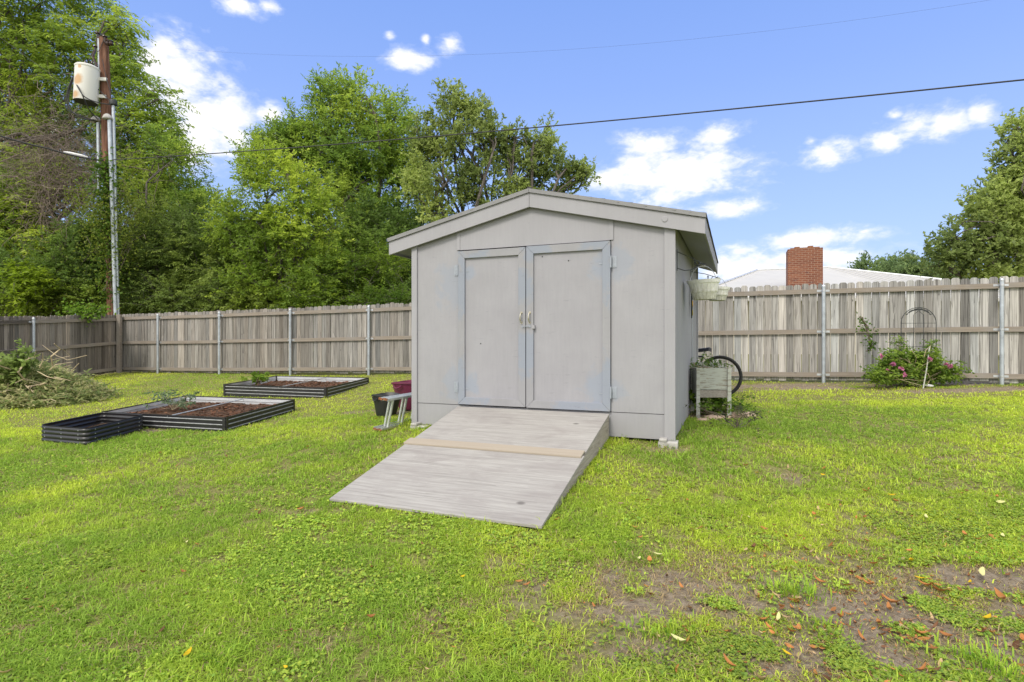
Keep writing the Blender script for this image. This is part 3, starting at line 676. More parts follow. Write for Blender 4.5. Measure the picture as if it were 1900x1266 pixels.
# ---------------------------------------------------------------- raised beds
def bed_walls(name, poly, z0, h, label, group, ribs, rnd):
    c = np.mean(poly, 0); root = thing(name, label, 'raised bed', (c[0], c[1], np.mean(z0)), 0, group)
    L = [np.array([p[0]-c[0], p[1]-c[1], z-np.mean(z0)]) for p, z in zip(poly, z0)]
    return root, L
def flat_bed(poly, z0, h, label, fill, group):
    root, L = bed_walls('raised_garden_bed', poly, z0, h, label, group, 3, False)
    up = np.array([0,0,1.])
    for i in range(4):
        a, b = L[i], L[(i+1)%4]; e = (b-a); ln = np.linalg.norm(e); e /= ln; n = np.cross(e, up); n /= np.linalg.norm(n)    # outward for ccw
        prof = [(0,-.03)]; m = MB()
        zs = np.linspace(-.04, h, 8)
        m.prism([a+up*-.04, b+up*-.04, b+up*h, a+up*h], n*-.004)
        m.prism([a+up*(h-.012)+n*.006, b+up*(h-.012)+n*.006, b+up*(h+.003)+n*.006, a+up*(h+.003)+n*.006], n*-.016)
        m.build('wall_panel', M['black_metal'], root)
        mi = MB(); mi.prism([a+e*.03-n*.0062+up*.01, b-e*.03-n*.0062+up*.01, b-e*.03-n*.0062+up*(h-.012), a+e*.03-n*.0062+up*(h-.012)], n*-.002)
        for q in (.35, .7): mi.prism([a+e*.03-n*.008+up*(h*q-.012), b-e*.03-n*.008+up*(h*q-.012), b-e*.03-n*.016+up*h*q, a+e*.03-n*.016+up*h*q, ][0:4], up*.012)
        mi.build('inner_face', M['galv_in'], root)
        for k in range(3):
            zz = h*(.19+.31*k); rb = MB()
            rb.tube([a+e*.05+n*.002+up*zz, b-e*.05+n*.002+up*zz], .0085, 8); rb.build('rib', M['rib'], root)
        # corner bracket
        cb = MB(); pe = L[(i-1)%4]-a; pe /= np.linalg.norm(pe); n2 = np.cross(-pe, up)
        cb.prism([a+n*.010-up*.03, a+e*.05+n*.010-up*.03, a+e*.05+n*.010+up*(h+.006), a+n*.010+up*(h+.006)], n*-.008)
        cb.prism([a+n2*.0101-up*.03, a+n2*.0101+up*(h+.006), a+pe*.05+n2*.0101+up*(h+.006), a+pe*.05+n2*.0101-up*.03], n2*-.008)
        cb.build('corner_bracket', M['black_metal'], root)
    # mulch: a lumpy sheet
    n = 34; V = []; q = np.linspace(.012, .988, n)
    for s in q:
        for t_ in q:
            p = (L[0]*(1-s)+L[1]*s)*(1-t_)+(L[3]*(1-s)+L[2]*s)*t_
            z = fill*h+.10*h*0+ .16*(float(fbm(p[0]*3+poly[0][0], p[1]*3, s=81, n=4))-.5)*h*2+.02*(float(fbm(p[0]*22, p[1]*22, s=82, n=2))-.5)
            V.append(p*np.array([1,1,1])+up*z)
    ii = np.arange(n*n).reshape(n, n); T = np.stack([ii[:-1,:-1], ii[1:,:-1], ii[1:,1:], ii[:-1,1:]], -1).reshape(-1, 4)
    npmesh('mulch', V, T, M['soil'], root, k=4, smooth=True)
    # loose bark chips on the mulch
    r = np.random.default_rng(int(abs(poly[0][0])*100)); Vc, Tc, o = [], [], 0
    for _ in range(900):
        s, t_ = r.random(2)*.96+.02; p = (L[0]*(1-s)+L[1]*s)*(1-t_)+(L[3]*(1-s)+L[2]*s)*t_
        z = fill*h+.16*(float(fbm(p[0]*3+poly[0][0], p[1]*3, s=81, n=4))-.5)*h*2+.008
        a = r.random(3)*6.28; Rm = np.array(Matrix.Rotation(a[0], 3, 'Z') @ Matrix.Rotation(r.normal(0,.6), 3, 'X')); l_, w_ = .012+.035*r.random(), .006+.012*r.random()
        Vc.append(np.array([(-l_,-w_,0),(l_,-w_*.6,.004),(l_*.9,w_,0),(-l_*.8,w_*.7,.003)])@Rm.T+p+up*z); Tc.append(np.arange(4)+o); o += 4
    cc = np.repeat(np.array([.16,.075,.04])[None]*(.4+1.0*r.random(900))[:, None], 4, 0)
    tag(npmesh('bark_chips', np.concatenate(Vc), np.array(Tc), M['dryleaf'], root, col=cc, k=4), kind='stuff')
    # tie rod across the middle
    a, b = (L[0]+L[3])/2*1, (L[1]+L[2])/2
    a, b = (L[0]*.55+L[3]*.45), (L[1]*.55+L[2]*.45)
    rdm = MB(); rdm.tube([a+up*(h-.02), b+up*(h-.02)], .009, 8); rdm.build('tie_rod', M['aluminium'], root)
    return root
flat_bed(BED_BIG, (-.29,-.205,-.205,-.29), .21, 'large black metal raised bed full of brown mulch with a small black bed against it', .50, 'black metal raised beds')
flat_bed(BED_REAR, (-.115,-.03,-.03,-.10), .215, 'rear black metal raised bed on its own near the back fence', .48, 'black metal raised beds')
# small corrugated bed with round corners
def small_bed():
    poly, z0, h = BED_SMALL, [-.335,-.30,-.30,-.335], .225
    root, L = bed_walls('raised_garden_bed', poly, z0, h, 'small black corrugated raised bed with rounded corners and little soil', 'black metal raised beds', 4, True)
    path = []
    for i in range(4):
        a = L[i]; p = L[i-1]-a; q = L[(i+1)%4]-a; p /= np.linalg.norm(p); q /= np.linalg.norm(q)
        for k in range(5):
            t_ = k/4; path.append(a+p*.10*(1-t_)**2+q*.10*t_**2)
    n = len(path); zs = np.linspace(-.03, h, 49)
    def ring(off, z): 
        o = []
        for i in range(n):
            tg = path[(i+1)%n]-path[i-1]; tg /= np.linalg.norm(tg); nr = np.cross(tg, (0,0,1)); o.append(path[i]+nr*off+np.array([0,0,z]))
        return o
    V = []
    prof = [(.017*abs(math.sin(math.pi*4*max(0, z)/h))**.7, z) for z in zs]
    full = prof + [(.012,h+.006),(-.006,h+.006)] + [(a-.010, z) for a, z in prof[::-1]]
    for a, z in full: V += ring(a, z)
    Fc = []
    for j in range(len(full)-1):
        for i in range(n): Fc.append((j*n+i, j*n+(i+1)%n, (j+1)*n+(i+1)%n, (j+1)*n+i))
    m = MB(); m.add(V, Fc); m.build('corrugated_wall', M['black_metal'], root, smooth=True)
    b = MB()
    for s in (0, 1, 2, 3):
        a = L[s]; q = L[(s+1)%4]-a; ln = np.linalg.norm(q); q /= ln; nr = np.cross(q, (0,0,1))
        for d in (.13, ln/2, ln-.13):
            for k in range(4): b.obox(a+q*d+nr*.019+np.array([0,0,h*(k+.5)/4]), q*.006, nr*.003, (0,0,.006))
    b.build('bolts', M['steel'], root)
    nn = 18; V = []; qq = np.linspace(.02, .98, nn)
    for s in qq:
        for t_ in qq:
            p = (L[0]*(1-s)+L[1]*s)*(1-t_)+(L[3]*(1-s)+L[2]*s)*t_; V.append(p+np.array([0,0,.06+.05*(float(fbm(p[0]*5, p[1]*5, s=85))-.5)]))
    ii = np.arange(nn*nn).reshape(nn, nn); npmesh('soil', V, np.stack([ii[:-1,:-1], ii[1:,:-1], ii[1:,1:], ii[:-1,1:]], -1).reshape(-1, 4), M['soil'], root, k=4, smooth=True)
small_bed()
# ---------------------------------------------------------------- fences
def fence(name, label, A, B, ts, top, bot, posts, seed, tone, wood_at=None, inner=-1):
    "pickets on far side, three rails, steel posts on our side; x runs from A to B"
    A, B = np.array(A, float), np.array(B, float); e = B-A; ln = np.linalg.norm(e); ang = math.atan2(e[1], e[0])
    root = thing(name, label, 'fence', (A[0], A[1], 0), ang)
    r = np.random.default_rng(seed)
    ed = [0]+[p for p in posts if 0 < p < ln]+[ln]
    for a, b in zip(ed[:-1], ed[1:]):
        if b-a < .05: continue
        m = MB(); cols = []; seeds = []; x = a
        bayt = r.normal(1, .04)
        while x < b-.02:
            w = min(.139, b-x) if b-x < .2 else .139+r.normal(0, .003)
            zt = top(x+w/2)+r.normal(0, .010); zb = bot(x+w/2)+.035+r.normal(0, .01); y0 = .006+abs(r.normal(0, .004)); cut = .028; n0 = len(m.v)
            gp = .0025+.0045*r.random(); x0, x1 = x+gp, x+w-gp; tl = r.normal(0, .005)
            m.prism([(x0,y0,zb),(x1,y0,zb),(x1+tl,y0,zt-cut),(x1-cut+tl,y0,zt),(x0+cut+tl,y0,zt),(x0+tl,y0,zt-cut)], (0,.016,0))
            k = len(m.v)-n0; g = np.clip(r.normal(.95, .22), .45, 1.35)*bayt; wm = r.normal(0, .02); c = np.array(tone(x))*g*np.array([1+wm, 1, 1-wm])
            cols += [(*c, 1)]*k; seeds += [tuple(r.random(3)*9)]*k
            x += w
        o = m.build('picket_panel', M['picket'], root, col=cols)
        at = o.data.attributes.new('seed', 'FLOAT_VECTOR', 'POINT'); at.data.foreach_set('vector', np.array(seeds, np.float32).ravel())
        for zf in ('t', 'm', 'b'):
            def zz(q): return top(q)-.145 if zf == 't' else (top(q)+bot(q))/2+.02 if zf == 'm' else bot(q)+.14
            m = MB(); d = r.normal(0, .006)
            m.add([(a+.004,-.038,zz(a)-.045+d),(b-.004,-.038,zz(b)-.045+d),(b-.004,-.002,zz(b)-.045+d),(a+.004,-.002,zz(a)-.045+d),(a+.004,-.038,zz(a)+.045+d),(b-.004,-.038,zz(b)+.045+d),(b-.004,-.002,zz(b)+.045+d),(a+.004,-.002,zz(a)+.045+d)],
                  [(0,3,2,1),(4,5,6,7),(0,1,5,4),(1,2,6,5),(2,3,7,6),(3,0,4,7)])
            m.build('rail', M['rail'], root)
    for p in posts:
        zt, zb = top(p)-.035, bot(p)
        m = MB(); m.tube([(p,-.075,zb-.1),(p,-.075,zt-.03)], .032, 12); po = m.build('post', M['pipe'], root, smooth=False)
        m = MB(); m.lathe((p,-.075,zt-.04), [(.036,0),(.036,.02),(.03,.036),(.015,.046),(.001,.05)], 12); m.build('post_cap', M['steel'], po)
        for zz in (top(p)-.145, (top(p)+bot(p))/2+.02, bot(p)+.14):
            m = MB(); m.tube([(p,-.075,zz-.018),(p,-.075,zz+.018)], .0365, 12); m.box(p-.11, p+.11, -.0425, -.0385, zz-.02, zz+.02); m.build('bracket', M['steel'], po)
    if wood_at is not None:
        for p in wood_at:
            m = MB(); m.box(p-.055, p+.055, -.16, -.045, bot(p)-.05, top(p)-.0); m.build('wooden_post', M['rail'], root, bevel=.004)
    return root
lerp = lambda pts: (lambda x: float(np.interp(x, [p[0] for p in pts], [p[1] for p in pts])))
A = np.array([-12.22, 13.092+.361*12.22]); dr = np.array([1, -.361])/math.hypot(1, .361)
def s_of(Xw): return (Xw-A[0])*math.hypot(1, .361)
topB = lerp([(0,1.865),(s_of(-8.35),1.905),(s_of(-2.5),1.985),(s_of(3.89),2.135),(s_of(8.67),2.165),(s_of(16),2.2)])
botB = lerp([(0,.04),(s_of(-8.35),.08),(s_of(-2.49),.20),(s_of(3.89),.215),(s_of(8.67),.265),(s_of(16),.31)])
posts = [.06]+[s_of(q) for q in (-10.63,-8.35,-5.98,-3.64,-1.2,1.2,3.62,6.05,8.67,11.2)]
fence('back_fence', 'long weathered grey picket fence running behind the shed to the frame edge', A, A+dr*s_of(13.2), None, topB, botB, posts, 5, lambda x: np.array((.74,.71,.68))+(np.array((1,1,1))-np.array((.74,.71,.68)))*min(1,max(0,(x-7.5)/7)))
# the side fence meets it at the corner; it comes towards us, so x runs from near to far
B0 = np.array([-11.95, 8.2]); B1 = A+np.array([-.02, -.05]); lnS = np.linalg.norm(B1-B0)
yS = lambda x: B0[1]+(B1[1]-B0[1])*x/lnS
topS = lambda x: float(np.interp(yS(x), [8,13.2,17.5], [1.35,1.60,1.86])); botS = lambda x: float(np.interp(yS(x), [8,13.2,17.5], [-.40,-.15,.04]))
fence('side_fence', 'dark brown picket fence along the left side behind the brush pile', B0, B1, None, topS, botS, [lnS*(14.13-B0[1])/(B1[1]-B0[1]), lnS*(11.7-B0[1])/(B1[1]-B0[1])], 6, lambda x: (.64,.58,.53), [lnS-.14])
# ---------------------------------------------------------------- leaf and branch builders
DT = 4.6; LS = 1.25
def unit(a): return a/(np.linalg.norm(a, axis=-1, keepdims=True)+1e-9)
def leaf_quads(p, d, nrm, L, W):
    "folded leaf blades: base, left, tip, right"
    s = unit(np.cross(d, nrm)); n2 = np.cross(s, d)
    L = L[:, None]; W = W[:, None]
    return np.stack([p, p+d*L*.45-s*W*.5+n2*W*.18, p+d*L-n2*L*.12, p+d*L*.45+s*W*.5+n2*W*.18], 1)
def sprigs(r, pos, dirs, nl, slen, L, W, cols, kind='alt', droop=.25):
    "leafy twigs: nl leaves along each"
    n = len(pos); t = np.tile(np.linspace(.12, 1, nl), n); idx = np.repeat(np.arange(n), nl)
    d = dirs[idx]; sl = slen[idx]
    base = pos[idx]+d*(sl*t)[:, None]; base[:, 2] -= droop*sl*t**2
    up = np.tile([0,0,1.], (n*nl, 1)); side = unit(np.cross(d, up+r.normal(0,.25,(n*nl,3))))
    sgn = np.where(np.arange(n*nl) % 2 == 0, 1, -1)[:, None]
    if kind == 'pinnate': ld = unit(d*.45+side*sgn*1.0+np.array([0,0,-.35])+r.normal(0,.22,(n*nl,3)))
    elif kind == 'tuft': ld = unit(d*.7+r.normal(0,.75,(n*nl,3))+np.array([0,0,.1]))
    else: ld = unit(d*.6+side*sgn*.8+r.normal(0,.4,(n*nl,3)))
    nr = unit(up*.9+r.normal(0,.55,(n*nl,3)))
    LL = L*LS*(.7+.6*r.random(n*nl)); WW = W*LS*(.7+.6*r.random(n*nl))
    V = leaf_quads(base+r.normal(0,.012,(n*nl,3)), ld, nr, LL, WW).reshape(-1, 3)
    c = cols[idx]*(.75+.5*r.random(n*nl))[:, None]
    return V, np.repeat(c, 4, 0)
def curve(a, b, bend, n=6, r=random):
    a, b = np.asarray(a, float), np.asarray(b, float); L = np.linalg.norm(b-a)
    k = np.array([r.gauss(0, 1), r.gauss(0, 1), r.gauss(0, .6)+.5])*bend*L; k2 = np.array([r.gauss(0, 1), r.gauss(0, 1), r.gauss(0, 1)])*bend*.5*L
    return [a+(b-a)*t+k*math.sin(math.pi*t)+k2*math.sin(2*math.pi*t) for t in np.linspace(0, 1, n)]
def tree(name, label, cat, lobes, base, dens, palette, seed, kind='alt', L=.10, W=.045, nl=12, slen=.5, tr=.16, gap=.40, fill=.45, group=None, trunk_top=.55, wander=.10, twigs=5, out=.75, upb=.25, bark='bark', leafmat='leaf', shell=.5, droop=.25):
    """lobes: (centre, rx, ry, rz) masses of foliage; limbs grow from the trunk to each mass, boughs on to twigs inside it, leaves on the twigs"""
    r = np.random.default_rng(seed); rr = random.Random(seed)
    base = np.array([base[0], base[1], float(gz0(base[0], base[1]))-.1]) if len(base) == 2 else np.asarray(base, float)
    root = thing(name, label, cat, base, 0, group)
    cen = np.array([l[0] for l in lobes]); rad = np.array([l[1:4] for l in lobes])
    ctr = np.average(cen, 0, weights=rad.prod(1))
    ttop = base+(ctr-base)*np.array([.75,.75,0])+np.array([0,0,(ctr[2]-base[2])*trunk_top])
    tm = MB(); trunk = curve(base, ttop, .05, 7, rr); tm.tube([p-base for p in trunk], [tr*(1.35 if i == 0 else 1.0)*(1-.45*i/6) for i in range(7)], 9)
    bm = MB(); Vs, Cs = [], []
    pal = np.array(palette)
    for c, rd in zip(cen, rad):
        k = rr.choice([3,4,5,6]); a = trunk[k]
        if np.linalg.norm(c-base) < .5: continue
        path = curve(a, c, wander, 8, rr); d = np.linalg.norm(c-a)
        r0 = min(tr*.45, .014*d+.015); bm.tube([p-base for p in path], [r0*(1-.72*i/7) for i in range(8)], 6)
        ends = []
        for _ in range(twigs):
            q = unit(r.normal(0, 1, 3)); e = c+q*rd*(.5+.45*r.random()); s = path[rr.choice([4,5,6,7])]
            tp = curve(s, e, wander*1.2, 5, rr); bm.tube([p-base for p in tp], [r0*.34*(1-.75*i/4)+.004 for i in range(5)], 5); ends.append(e)
        ends = np.repeat(np.array(ends), 7, 0); ends = ends+r.normal(0, .16, ends.shape)
        vol = rd.prod()**(2/3); n = max(6, int(dens*vol*DT))
        q = unit(r.normal(0, 1, (n, 3))); m = r.random(n)**shell
        lump = .72+.55*vnoise(q[:,0]*2.2+c[0], q[:,1]*2.2+c[1], q[:,2]*2.2+c[2], seed)
        pos = c+q*rd*(m*lump)[:, None]
        g = fbm(pos[:,0]*1.25, pos[:,1]*1.25, pos[:,2]*1.5, seed+3, 3)
        pos, q = pos[g > gap+.02], q[g > gap+.02]; pos = np.concatenate([pos, ends]); q = np.concatenate([q, unit(ends-c)]); n = len(pos)
        if not n: continue
        dirs = unit(q*out+np.array([0,0,upb])+r.normal(0,.45,(n,3)))
        pk = np.clip((fbm(pos[:,0]*.55, pos[:,1]*.55, pos[:,2]*.55, seed+9, 2)-.3)/.4+r.normal(0,.18,n), 0, .999)*(len(pal)-1)
        i0 = pk.astype(int); fr_ = (pk-i0)[:, None]; cols = pal[i0]*(1-fr_)+pal[np.minimum(i0+1, len(pal)-1)]*fr_
        sl = slen*(.6+.8*r.random(n))
        V, C_ = sprigs(r, pos, dirs, nl, sl, L, W, cols, kind, droop); Vs.append(V-base); Cs.append(C_)
        for i in range(0, n, 3): bm.tube([pos[i]-base, pos[i]+dirs[i]*sl[i]*.55-base, pos[i]+dirs[i]*sl[i]-base-np.array([0,0,droop*sl[i]])], [.008,.006,.003], 3, cap=False)
    tm.build('trunk', M[bark], root, smooth=True)
    bm.build('limbs', M[bark], root, smooth=True)
    V = np.concatenate(Vs); C_ = np.concatenate(Cs)
    npmesh('crown', V, np.arange(len(V)).reshape(-1, 4), M[leafmat], root, col=C_, k=4)
    return root
def lobe(u, v, px, Y, sx=1, sy=.8, sz=1, dy=0):
    s = px/F*Y; return (P(u, v, Y+dy), s*sx, s*sy, s*sz)
# palettes: reflectance of leaves
PECAN = [(.19,.29,.045),(.34,.46,.06),(.50,.61,.08)]
YELG = [(.20,.31,.045),(.35,.475,.055),(.50,.61,.075)]
ELM = [(.17,.25,.06),(.27,.36,.07),(.38,.48,.09)]
MID = [(.17,.28,.05),(.28,.41,.06),(.42,.54,.08)]
DARK = [(.13,.21,.045),(.21,.32,.055),(.32,.44,.07)]
OAK = [(.22,.29,.085),(.34,.42,.12),(.46,.55,.15)]
def dd(s): return (random.Random(s).random()-.5)
tree('pecan_tree', 'tall bright green feathery tree behind the utility pole at the left frame edge', 'tree',
     [lobe(40,40,105,23.5),lobe(-90,110,120,24),lobe(150,60,85,23.5,dy=.7),lobe(110,150,95,22.5,dy=1.3),lobe(215,170,75,23.5),lobe(255,235,66,23,dy=.5),lobe(295,185,26,23),lobe(20,190,95,24,dy=1),lobe(60,-70,110,24),lobe(-60,-60,120,24),lobe(110,235,80,23.8,dy=1),lobe(300,262,30,23),
      lobe(15,290,80,23),lobe(230,310,70,24),lobe(225,45,20,23.5),lobe(230,80,24,23.5),lobe(-60,250,110,24),lobe(285,330,50,24),lobe(195,120,50,24.5)],
     (-21.5,24.5), 44, PECAN, 11, 'pinnate', .17, .046, 14, .75, .22, .46, droop=.45, wander=.13, trunk_top=.6)
tree('bushy_tree', 'bright leafy understorey tree above the dead vine tangle, left of the utility pole', 'tree',
     [lobe(20,395,55,20.5),lobe(95,460,50,20.5),lobe(-40,470,80,21),lobe(110,330,40,21),lobe(50,350,45,22),lobe(-30,370,60,21),lobe(40,500,50,20)],
     (-17.5,21), 75, PECAN, 12, 'pinnate', .16, .05, 12, .6, .10, .42, droop=.4)
tree('shrub', 'dense mixed green thicket rising over the dark side fence', 'shrub',
     [lobe(45,520,62,19,sz=.9),lobe(130,500,66,19.3,sz=1.0),lobe(-40,540,70,19),lobe(80,565,60,18.7,sz=.6),lobe(165,555,45,19),lobe(160,440,46,19.6),lobe(195,500,32,19.8),lobe(0,450,50,20)],
     (-15.6,19.2), 120, DARK+[(.13,.18,.02)], 13, 'alt', .085, .042, 12, .45, .06, .36, trunk_top=.3)
tree('shrub', 'yellow-green young shoot standing out of the thicket over the side fence', 'shrub',
     [lobe(35,515,22,17.9),lobe(50,545,16,17.9),lobe(62,520,14,17.9)], (-15.6,18.0), 150, [(.16,.26,.02),(.28,.38,.025)], 14, 'pinnate', .12, .045, 10, .4, .025, .30, trunk_top=.5)
tree('elm_tree', 'dark feathery brush right of the utility pole, low behind the back fence', 'tree',
     [lobe(285,500,80,20.2,sz=1.0),lobe(360,470,85,20.4),lobe(435,520,75,20),lobe(330,555,75,19.6,sz=.5),lobe(440,560,60,19.5,sz=.5),lobe(255,555,40,19.6,sz=.7),lobe(500,560,50,19.4,sz=.5),lobe(300,430,60,20.8)],
     (-12.0,20.3), 125, ELM, 15, 'pinnate', .085, .028, 18, .55, .10, .36, droop=.1, out=.9, upb=.15, trunk_top=.35)
tree('ash_tree', 'lighter green tree between the utility pole and the yellow-green tree', 'tree',
     [lobe(290,380,75,22),lobe(350,360,42,22),lobe(385,405,46,22.3),lobe(330,300,40,22),lobe(350,420,70,21.5),lobe(265,330,45,22.4),lobe(300,270,22,22)],
     (-13.2,22.3), 72, MID, 16, 'alt', .10, .04, 13, .55, .14, .41)
tree('yellow_green_tree', 'bright yellow-green tree, the most yellow one behind the back fence', 'tree',
     [lobe(500,330,62,19.5),lobe(545,375,62,19.3),lobe(480,410,72,19.4),lobe(560,440,66,19),lobe(440,430,52,19.6),lobe(520,480,70,19),lobe(590,500,48,18.8),lobe(475,300,30,19.6),lobe(570,540,44,18.7),lobe(600,400,36,19.3),lobe(420,400,30,19.8),lobe(470,530,50,19,sz=.8)],
     (-8.2,19.6), 66, YELG, 17, 'alt', .10, .04, 12, .42, .13, .40, upb=.4)
tree('hickory_tree', 'tallest full green tree in the middle, left of the open oak', 'tree',
     [lobe(640,205,52,25),lobe(700,225,50,25,dy=.8),lobe(590,250,52,25),lobe(560,300,55,25),lobe(660,280,72,24.6),lobe(735,265,44,25.4),lobe(620,345,70,24.2),lobe(705,340,70,25),lobe(755,330,44,25.8),lobe(500,290,34,25),lobe(670,415,76,24.2),lobe(745,420,50,25.4),lobe(610,175,22,25),lobe(668,180,24,25),lobe(735,215,24,25.4),lobe(535,265,34,25)],
     (-6.9,25.2), 52, MID, 18, 'alt', .15, .05, 13, .75, .25, .40, upb=.55, droop=.15)
tree('shade_tree', 'dark green low tree under the tallest tree, nearest the left wall of the shed', 'tree',
     [lobe(660,475,60,21.5),lobe(720,470,60,21.6),lobe(690,530,60,20.5),lobe(745,520,45,20.6),lobe(640,535,48,20),lobe(770,430,40,23),lobe(790,480,40,22),lobe(755,560,40,19.5,sz=.6),lobe(830,500,50,22.5),lobe(680,400,36,22)],
     (-5.4,21.8), 95, DARK, 19, 'alt', .11, .048, 12, .5, .15, .38)
tree('shrub', 'fresh green undergrowth peeping over the back fence left of the shed', 'shrub',
     [lobe(620,560,36,18.6,sz=.55),lobe(680,562,40,18.4,sz=.5),lobe(740,560,36,18,sz=.5),lobe(560,570,36,18.7,sz=.4),lobe(650,500,34,19.2),lobe(720,490,26,19.4)], (-4.9,18.6), 130, [(.08,.15,.02),(.14,.23,.025),(.2,.3,.03)], 20, 'pinnate', .08, .03, 16, .45, .05, .36, trunk_top=.3)
tree('oak_tree', 'open-crowned oak with grey limbs showing, directly behind the shed roof', 'tree',
     [lobe(845,185,30,22),lobe(835,225,40,22),lobe(880,215,36,22.4),lobe(795,235,24,22),lobe(910,255,32,22),lobe(860,270,46,21.6),lobe(795,295,30,22),lobe(935,285,30,22.5),lobe(825,335,50,21.5),lobe(895,335,44,21.8),lobe(955,255,22,22),lobe(1000,260,27,22.2),
      lobe(1015,300,38,22),lobe(1060,322,22,22),lobe(965,315,34,22),lobe(1000,345,30,22),lobe(945,365,36,21.8),lobe(870,390,46,21.5),lobe(810,395,34,21.5),lobe(775,350,28,22),lobe(1040,350,18,22),lobe(1082,322,11,22),lobe(800,275,22,22)],
     (-1.2,22.4), 84, OAK, 21, 'tuft', .10, .058, 11, .3, .20, .435, wander=.09, trunk_top=.50, twigs=7, droop=.05, upb=.4)
tree('oak_tree', 'broad oak at the right frame edge leaning over the back fence', 'tree',
     [lobe(1885,300,40,15.5),lobe(1935,270,60,15.6),lobe(1865,355,44,15.4),lobe(1920,360,66,15.6),lobe(1830,395,42,15.2),lobe(1890,420,60,15.2),lobe(1795,430,33,15),lobe(1758,447,18,15),lobe(1840,450,50,15),lobe(1780,480,36,15),lobe(1830,495,44,15),lobe(1900,490,60,15.2),lobe(1960,430,70,15.4),lobe(1745,480,20,15),lobe(1890,240,18,15.5),lobe(1985,330,80,15.8)],
     (14.6,15.8), 125, OAK, 22, 'tuft', .085, .05, 12, .26, .2, .43, wander=.14, twigs=6, droop=.05, upb=.35, trunk_top=.4)
FT = [(1610,505,24,60),(1660,500,27,62),(1700,500,22,55),(1740,497,30,58),(1640,520,26,58)]
FL = ['round far tree just right of the white metal roof', 'far tree second to the right from the white metal roof', 'small far tree in the middle of the distant row', 'far tree closest to the big oak at the frame edge', 'low far tree whose top barely shows above the roof slope']
for i, (u, v, px, Yd) in enumerate(FT):
    tree('distant_tree', FL[i], 'tree', [lobe(u, v, px, Yd), lobe(u-px*.7, v+px*.5, px*.7, Yd), lobe(u+px*.7, v+px*.45, px*.75, Yd, dy=1), lobe(u, v+px*.9, px*.9, Yd)], ((u-U0)/F*Yd, Yd+.3), 30, [(.14,.21,.08),(.22,.31,.12),(.30,.40,.14)], 30+i, 'tuft', .24, .13, 9, .8, .2, .38, group='far trees beyond the house', twigs=3)

# the wood farther back, one mass of leaves
def woods():
    r = np.random.default_rng(61); n = 15000; u = r.uniform(-250, 860, n); Yd = r.uniform(27, 33, n)
    top = 395+70*fbm(u*.012, u*0+3.3, s=95, n=4)+np.clip((u-560)*.28, 0, 60)
    v = top+(640-top)*r.random(n)**1.2; pos = np.stack([(u-U0)/F*Yd, Yd, CZ-(v-V0)/F*Yd], -1)
    pal = np.array([(.10,.19,.04),(.18,.30,.055),(.27,.40,.065)]); k = np.clip(fbm(pos[:,0]*.6, pos[:,1]*.6, pos[:,2]*.6, 97, 3)*3+r.normal(0,.4,n), 0, 2).astype(int)
    V, C_ = sprigs(r, pos, unit(r.normal(0,1,(n,3))+np.array([0,-.2,.3])), 12, .8*np.ones(n), .19, .09, pal[k], 'alt', .2)
    tag(npmesh('woods', V, np.arange(len(V)).reshape(-1,4), M['leaf'], col=C_, k=4), kind='stuff')
woods()
# dead vine tangle hung in the trees left of the pole
def tangle():
    r = random.Random(5); root = thing('dead_vine_tangle', 'grey-brown tangle of dead vines hanging in the trees left of the pole', 'vines', P(110, 330, 20.2))
    o = np.array(root.location); m = MB()
    for k in range(1500):
        u, v = r.gauss(105, 55), r.gauss(330, 62)
        a = P(u, v, 20.3+r.gauss(0, .7)); ln = .5+1.3*r.random(); q = np.array([r.gauss(0, 1), r.gauss(0, .6), r.gauss(-.25, .8)]); q = unit(q)
        m.tube([p-o for p in curve(a, a+q*ln, .2, 5, r)], [.004+.007*r.random()**3]*4+[.002], 3, cap=False)
    for k in range(26):
        u, v = r.gauss(110, 45), r.gauss(290, 40); a = P(u, v, 20.2); b = a+np.array([r.gauss(0, 1.2), r.gauss(0, .4), -1-2.2*r.random()])
        m.tube([p-o for p in curve(a, b, .16, 7, r)], [.016]*6+[.006], 4, cap=False)
    m.build('vine_stems', M['dead'], root)
    l = MB()
    for (u0, v0, u1, v1) in ((-40,260,60,262),(20,268,110,250),(60,262,160,240)):
        l.tube([p-o for p in curve(P(u0, v0, 20.6), P(u1, v1, 20.6), .12, 8, r)], [.09,.085,.08,.075,.07,.06,.05,.04], 7)
    l.build('dead_limb', M['bark'], root, smooth=True)
tangle()
